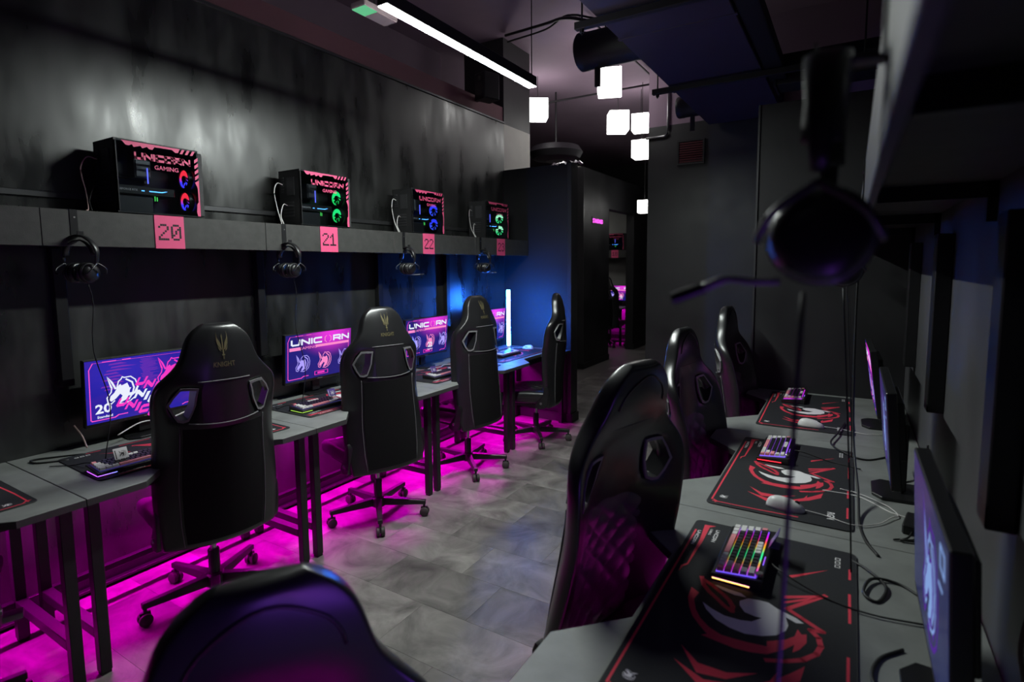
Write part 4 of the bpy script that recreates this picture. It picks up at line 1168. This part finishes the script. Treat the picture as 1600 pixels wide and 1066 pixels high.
# ------------------------------------------------------------------ blue light bar on the corner desk
def light_bar(label, x, y, rz, m1, m2):
    t = T('light_bar', label, 'lamp', (x, y, .75), math.radians(rz), 'upright light bars on desks')
    O('base', MB().lathe([(.045, 0), (.045, .008), (.03, .012)], 20), M['white'], t, smooth=True)
    O('grip', MB().box(-.014, .014, -.012, .012, .012, .07), M['white'], t, bevel=.003)
    O('back_channel', MB().box(-.004, .004, -.010, -.006, .07, .615), M['white'], t, bevel=.002)
    O('light_tube', MB().box(-.017, .017, -.006, .006, .07, .615), m1, t, bevel=.003)
    mb = MB()
    for k in range(26):
        z = .085 + k * .0197
        mb.box(-.0135, -.002, .006, .0075, z, z + .013).box(.002, .0135, .006, .0075, z, z + .013)
    o = O('diodes', mb, m2, t); o['kind'] = 'stuff'
    O('cable', MB().tube(curve([(0, -.02, .005), (-.03, -.08, .003), (.02, -.14, .002)]), .002), M['cable_w'], t, smooth='all')


light_bar('upright blue light bar standing on the corner desk', -2.862, 4.614, -130, M['led_b'], M['led_bw'])

# ------------------------------------------------------------------ linear lamp
t = T('linear_lamp', 'long bright white linear lamp hung over the aisle', 'lamp', (-1.775, 2.515, 2.72), 0)
O('housing', MB().box(-.028, .028, -.665, .665, .004, .065), M['plastic'], t, bevel=.003)
O('diffuser', MB().add([(-.027, -.66, .002), (.027, -.66, .002), (.027, .66, .002), (-.027, .66, .002)], [(3, 2, 1, 0)]), M['led_w'], t, recalc=False)
for y in (-.63, .65):
    O('suspension_cord', MB().cyl((0, y, .06), (0, y, ZC - 2.72), .0035, 6), M['cable_b'], t)

# ------------------------------------------------------------------ cube pendants
cubes = [(-2.18, 5.5, 3.44, .235, 20, 'largest white cube pendant, below the black round duct'), (-3.45, 6.3, 3.54, .235, 35, 'white cube pendant beside the grey pillar'),
         (-2.43, 6.4, 3.27, .225, 30, 'white cube pendant between the largest cube and the dark wall'), (-2.52, 7.5, 3.5, .22, 10, 'upper of two white cube pendants cut by the dark wall edge'),
         (-2.42, 7.25, 3.10, .22, 5, 'lower of two white cube pendants cut by the dark wall edge'), (-2.96, 9.05, 2.55, .20, 8, 'small low white cube pendant far down the passage')]
for x, y, z, s, a, lb in cubes:
    t = T('cube_pendant', lb, 'lamp', (x, y, z - s / 2), math.radians(a), 'white cube pendant lamps')
    h = s / 2
    O('lamp_shade', MB().box(-h, h, -h, h, 0, s), M['cube'], t, bevel=.004)
    O('lamp_cap', MB().lathe([(.03, s), (.03, s + .015), (.008, s + .03)], 12), M['plastic'], t)
    O('suspension_cord', MB().cyl((0, 0, s + .02), (0, 0, ZC - z + h), .004, 6), M['cable_b'], t)

# ------------------------------------------------------------------ ducts and hangers under the ceiling
t = T('ventilation_duct', 'flat violet-black ventilation duct under the ceiling', 'duct', (-.965, 2.2, 3.0), 0)
O('duct_body', MB().box(-.335, .345, -4.4, 3.75, 0, .35), M['duct'], t, bevel=.004)
for y in (-2.4, -1.2, 0, 1.25, 2.5): O('flange', MB().box(-.345, .355, y - .012, y + .012, -.004, .36), M['duct'], t)
for lb, y, z, r, x0 in (('black round branch duct beside the largest cube lamp', 3.95, 3.175, .135, -1.80), ('black round branch duct above the red wall vent', 5.55, 3.1, .10, -1.50)):
    t = T('round_duct', lb, 'duct', (x0, y, z), 0, 'round branch ducts')
    Mx = Matrix.Rotation(PI / 2, 4, 'Y')
    O('duct_tube', MB().lathe([(r * .93, 0), (r, .01), (r, .06), (r * .97, .065), (r * .97, -1.30 - x0)], 28, M=Mx), M['duct_d'], t, smooth=True)
    O('end_grille', MB().lathe([(r * .9, -.004), (r * .9, .004)], 24, M=Mx), M['plastic_matte'], t)
    O('suspension_rod', MB().cyl((.2, 0, r * .9), (.2, 0, ZC - z), .006, 8), M['duct_d'], t)
    O('clamp', MB().box(.12, .16, -.01, .01, -r - .13, -r + .01), M['duct_d'], t)
for lb, y, xa, xb in (('nearer black crossbar hanging under the violet duct', 3.05, -1.42, -.40), ('farther black crossbar hanging under the violet duct', 4.50, -1.42, .05)):
    t = T('duct_hanger', lb, 'hanger', (0, y, 2.945), 0, 'crossbars carrying the duct')
    O('crossbar', MB().box(xa, xb, -.02, .02, 0, .04), M['duct_d'], t, bevel=.002)
    for x in (xa + .04, xb - .04): O('threaded_rod', MB().cyl((x, 0, -.03), (x, 0, ZC - 2.945), .006, 8), M['duct_d'], t)
    O('nut', MB().cyl((xa + .04, 0, -.02), (xa + .04, 0, 0), .014, 6), M['duct_d'], t)
t = T('cable_tray', 'long black cable tray beside the violet duct', 'cable tray', (-.54, 2.2, 2.99), 0)
O('tray_bottom', MB().box(-.055, .055, -4.4, 2.6, 0, .006), M['duct_d'], t)
for s_ in (-1, 1): O('tray_side', MB().box(s_ * .055 - .003, s_ * .055 + .003, -4.4, 2.6, 0, .08), M['duct_d'], t)
tag(O('cross_duct', MB().box(-.56, .3, 4.78, 5.02, 2.95, 3.17).box(-.57, -.55, 4.77, 5.03, 2.94, 3.18), M['duct_d'], bevel=.004), 'black square cross duct over the dark end wall', 'duct')
tag(O('ceiling_cable', MB().tube(curve([(-3.106, 5.0, 3.93), (-2.505, 4.7, 3.80), (-2.13, 4.4, 3.663), (-1.72, 4.1, 3.424), (-1.32, 3.8, 3.2)]), .014).tube(curve([(-3.106, 5.04, 3.88), (-2.5, 4.72, 3.76), (-2.13, 4.42, 3.69), (-1.7, 4.12, 3.45), (-1.32, 3.84, 3.24)]), .009), M['cable_b'], smooth='all'),
    'bundle of black cables sagging below the mauve ceiling', 'cable')
tag(O('ceiling_pipe', MB().tube([(-7, 6.9, 3.8), (-1.94, 6.9, 3.8)], .012).tube([(-2.2, 5.0, 3.9), (-2.2, 8.0, 3.9)], .01), M['duct_d'], smooth='all'), 'thin dark pipes running along the mauve ceiling', 'pipe')
t = T('round_ceiling_fixture', 'dark rounded ceiling fixture beyond the grey pillar', 'fixture', (-3.55, 7.0, 3.12), 0)
O('shell', MB().lathe([(.16, -.09), (.32, -.06), (.37, .02), (.32, .10), (.1, .12)], 32), M['duct_d'], t, smooth=True)
O('rod', MB().cyl((0, 0, .1), (0, 0, ZC - 3.12), .012, 8), M['duct_d'], t)
O('lens', MB().lathe([(.14, -.094), (.14, -.088)], 24), M['metal_d'], t)
# wall vent, conduit, exit sign, loudspeaker, film
t = T('wall_vent', 'dark red slatted vent on the grey wall', 'vent', (-1.478, 6.0, 2.63), 0)
O('vent_frame', MB().box(-.14, .14, -.02, 0, 0, .02).box(-.14, .14, -.02, 0, .235, .255).box(-.14, -.12, -.02, 0, .02, .235).box(.12, .14, -.02, 0, .02, .235), M['wall_grey'], t, bevel=.002)
for k in range(9): O('slat', MB().box(-.12, .12, -.014, -.002, .026 + k * .0235, .040 + k * .0235), M['vent'], t)
tag(O('conduit_pipe', MB().tube([(-1.715, 5.98, ZC), (-1.715, 5.98, 3.02), (-1.72, 5.98, 2.97), (-1.75, 5.98, 2.95), (-1.95, 5.98, 2.945)], .012, 10), M['metal'], smooth='all'), 'pale metal conduit bent down the grey wall', 'pipe')
t = T('exit_sign', 'small clear exit lamp glowing green near the ceiling', 'sign', (-2.19, 2.23, 2.905), 0)
O('lamp_body', MB().box(-.05, .05, -.12, .12, .005, .035), M['acrylic'], t, bevel=.004)
O('green_panel', MB().box(-.045, .045, -.115, -.03, .001, .006), M['exit_green'], t)
O('clear_panel', MB().box(-.045, .045, -.028, .115, .001, .006), M['acrylic'], t)
O('suspension_rod', MB().cyl((0, 0, .03), (0, 0, ZC - 2.905), .004, 6), M['metal_d'], t)
t = T('loudspeaker', 'black loudspeaker mounted high by the grey pillar', 'speaker', (-3.02, 4.52, 3.16), math.radians(-20))
O('cabinet', MB().box(-.08, .08, -.09, .09, 0, .24), M['plastic'], t, bevel=.008)
O('woofer', MB().lathe([(.06, 0), (.055, -.004), (.03, -.012), (.01, -.008)], 20, M=Matrix.Translation((0, -.091, .09)) @ Matrix.Rotation(PI / 2, 4, 'X')), M['rubber'], t, smooth=True)
O('tweeter', MB().lathe([(.025, 0), (.02, .004), (.008, .006)], 16, M=Matrix.Translation((0, -.091, .19)) @ Matrix.Rotation(PI / 2, 4, 'X')), M['rubber'], t, smooth=True)
O('wall_bracket', MB().box(-.19, -.08, -.02, .02, .03, .07), M['steel'], t)
mb = MB(); rr = random.Random(5); vs = []; fs = []
for i in range(15):
    for j in range(5):
        vs.append((-2.62 + i * .022, 5.03 + j * .04, 2.602 + (.03 * rr.random() if 0 < i < 14 else .0) + (.0 if 0 < j < 4 else -.035 * rr.random())))
for i in range(14):
    for j in range(4): k = i * 5 + j; fs.append((k, k + 1, k + 6, k + 5))
tag(O('plastic_film', mb.add(vs, fs), M['film'], recalc=False), 'crumpled shiny film lying on top of the partition', 'film')
# neon sign
t = T('neon_sign', 'small magenta neon sign reading STANDARD on the passage wall', 'sign', (-3.5, 8.355, 2.27), 0)
O('backing', MB().box(.001, .008, -.22, .22, -.03, .09), M['plastic_matte'], t)
decal('neon_lettering', [(*xf(text2d('STANDARD', 1, .03), 0, -.005, .078, .09), 0)], lambda a, b: (.0095, a, b), M['neon'], t)

# ------------------------------------------------------------------ desk cables
for lb, pts, r, m_ in (('black cable looped on the right desk below the first monitor', [(.03, 1.80, .752), (.07, 1.76, .753), (.11, 1.68, .757), (.09, 1.60, .753), (.06, 1.62, .757), (.08, 1.70, .76), (.14, 1.72, .753), (.2, 1.66, .753)], .004, 'cable_b'),
                       ('black cable curling out beneath the nearest right monitor', [(.13, 1.42, .753), (.085, 1.36, .753), (.07, 1.28, .756), (.10, 1.22, .753), (.16, 1.20, .753)], .004, 'cable_b'),
                       ('black cable hanging from the right shelf onto the second desk', [(.02, 2.55, 1.71), (.02, 2.5, 1.3), (.03, 2.42, .95), (.05, 2.25, .80), (.055, 2.08, .754), (.07, 1.95, .753), (.10, 1.86, .753)], .0045, 'cable_b'),
                       ('black cable draped over the far right mat', [(.0, 3.35, .762), (-.03, 3.1, .765), (-.05, 2.92, .763), (.02, 2.80, .758), (.09, 2.78, .753), (.16, 2.86, .753)], .004, 'cable_b'),
                       ('black cable behind the second right monitor', [(.26, 2.2, .757), (.265, 2.1, .757), (.24, 2.03, .757), (.16, 2.0, .757)], .005, 'cable_b'),
                       ('white cable behind the second right monitor', [(.16, 2.55, .753), (.20, 2.45, .79), (.24, 2.35, .86), (.245, 2.3, .98)], .0035, 'cable_w'),
                       ('pinkish cable rising beside the slanted-lettering screen', [(-3.05, 1.13, .76), (-3.07, 1.12, .82), (-3.09, 1.10, .87)], .004, 'cable_p'),
                       ('pale cable along the wall under the slanted-lettering screen', [(-3.0, 1.24, .80), (-3.03, 1.36, .83), (-3.02, 1.48, .82), (-3.03, 1.6, .84)], .0035, 'cable_w'),
                       ('black cable coiled at the back of the leftmost full desk', [(-2.98, 1.10, .753), (-3.05, 1.0, .754), (-3.08, .93, .756), (-3.02, .93, .754), (-2.95, 1.02, .753)], .004, 'cable_b'),
                       ('pale cable under the screen beside the lime-edged keyboard', [(-2.97, 2.48, .757), (-2.95, 2.58, .757), (-2.97, 2.68, .76), (-2.99, 2.78, .80)], .0035, 'cable_w'),
                       ('pale cable under the screen below the blue fans', [(-2.96, 3.5, .757), (-2.93, 3.62, .757), (-2.96, 3.72, .757), (-2.9, 3.8, .757)], .0035, 'cable_w'),
                       ('reddish cable hanging on the wall behind the nearest right monitor', [(.29, 1.25, 1.0), (.275, 1.22, .93), (.28, 1.18, .86), (.27, 1.2, .80), (.26, 1.24, .755)], .004, 'cable_p')):
    tag(O('desk_cable', MB().tube(curve(pts), r, 6), M[m_], smooth='all'), lb, 'cable', 'loose cables')
t = T('power_adapter', 'black power adapter lying behind the second right monitor', 'adapter', (.205, 2.12, .75), math.radians(80))
O('body', MB().box(-.06, .06, -.028, .028, 0, .032), M['plastic'], t, bevel=.004)
O('lead', MB().tube(curve([(-.06, 0, .014), (-.1, .01, .006), (-.13, .04, .004)]), .003), M['cable_b'], t, smooth='all')

# ------------------------------------------------------------------ room beyond the passage opening
t = T('gaming_desk', 'dark desk in the far room seen through the opening', 'desk', (-4.4, 10.6, 0), 0)
O('desktop', MB().box(-1.2, .55, -.15, .58, .722, .75), M['desk'], t, bevel=.002)
for x in (-1.1, -.25, .28, .5): O('leg', MB().box(x - .02, x + .02, -.1, -.06, 0, .722), M['steel'], t)
O('rear_rail', MB().box(-1.2, .55, .5, .54, .15, .19), M['steel'], t)
t = T('led_strip', 'magenta light strip under the desk in the far room', 'light strip', (-4.4, 10.62, .70), 0)
O('channel', MB().box(-1.1, .5, -.004, .004, -.01, .01), M['metal_d'], t)
O('diode_band', MB().add([(-1.1, .0046, -.007), (.5, .0046, -.007), (.5, .0046, .007), (-1.1, .0046, .007)], [(3, 2, 1, 0)]), M['led_m'], t, recalc=False)
make_monitor('tiny far monitor glimpsed through the opening', (-4.10, 10.98, .75), PI, 'trio', '22')
make_pc('tiny far computer glimpsed through the opening', (-4.2, 11.05, 1.90), 0, '18')
t = T('wall_shelf', 'dark shelf in the far room below the tiny computer', 'shelf', (-4.4, 11.2, 1.75), 0)
O('shelf_board', MB().box(-1.2, .7, -.3, 0, .132, .15), M['shelf'], t)
O('front_panel', MB().box(-1.2, .7, -.318, -.3, 0, .15), M['shelf'], t)
t = T('number_plate', 'dim pink plate with a pixel number in the far room', 'sign', (-4.17, 10.882, 1.825), 0, 'pink station number plates')
O('plate', MB().box(-.075, .075, -.004, -.0005, -.08, .08), M['pink'], t)
decal('digits', [(*xf(q, 0, 0, .11), 0) for q in pixel_digits('18')], lambda a, b: (a, -.0046, b), M['ink'], t)
t = T('added_panel_lamp', 'added ceiling panel lamp brightening the far room, outside the view', 'lamp', (-5.2, 9.8, 3.0), 0)  # lamp added out of view to light the far room's wall
O('lamp_frame', MB().box(-.31, .31, -.31, .31, .01, .05), M['white'], t)
O('diffuser', MB().add([(-.29, -.29, .008), (.29, -.29, .008), (.29, .29, .008), (-.29, .29, .008)], [(3, 2, 1, 0)]), M['cube'], t, recalc=False)
S('ceiling_room', MB().box(-7.9, -3.65, 8.0, 11.3, 3.07, 3.12), M['pale'])
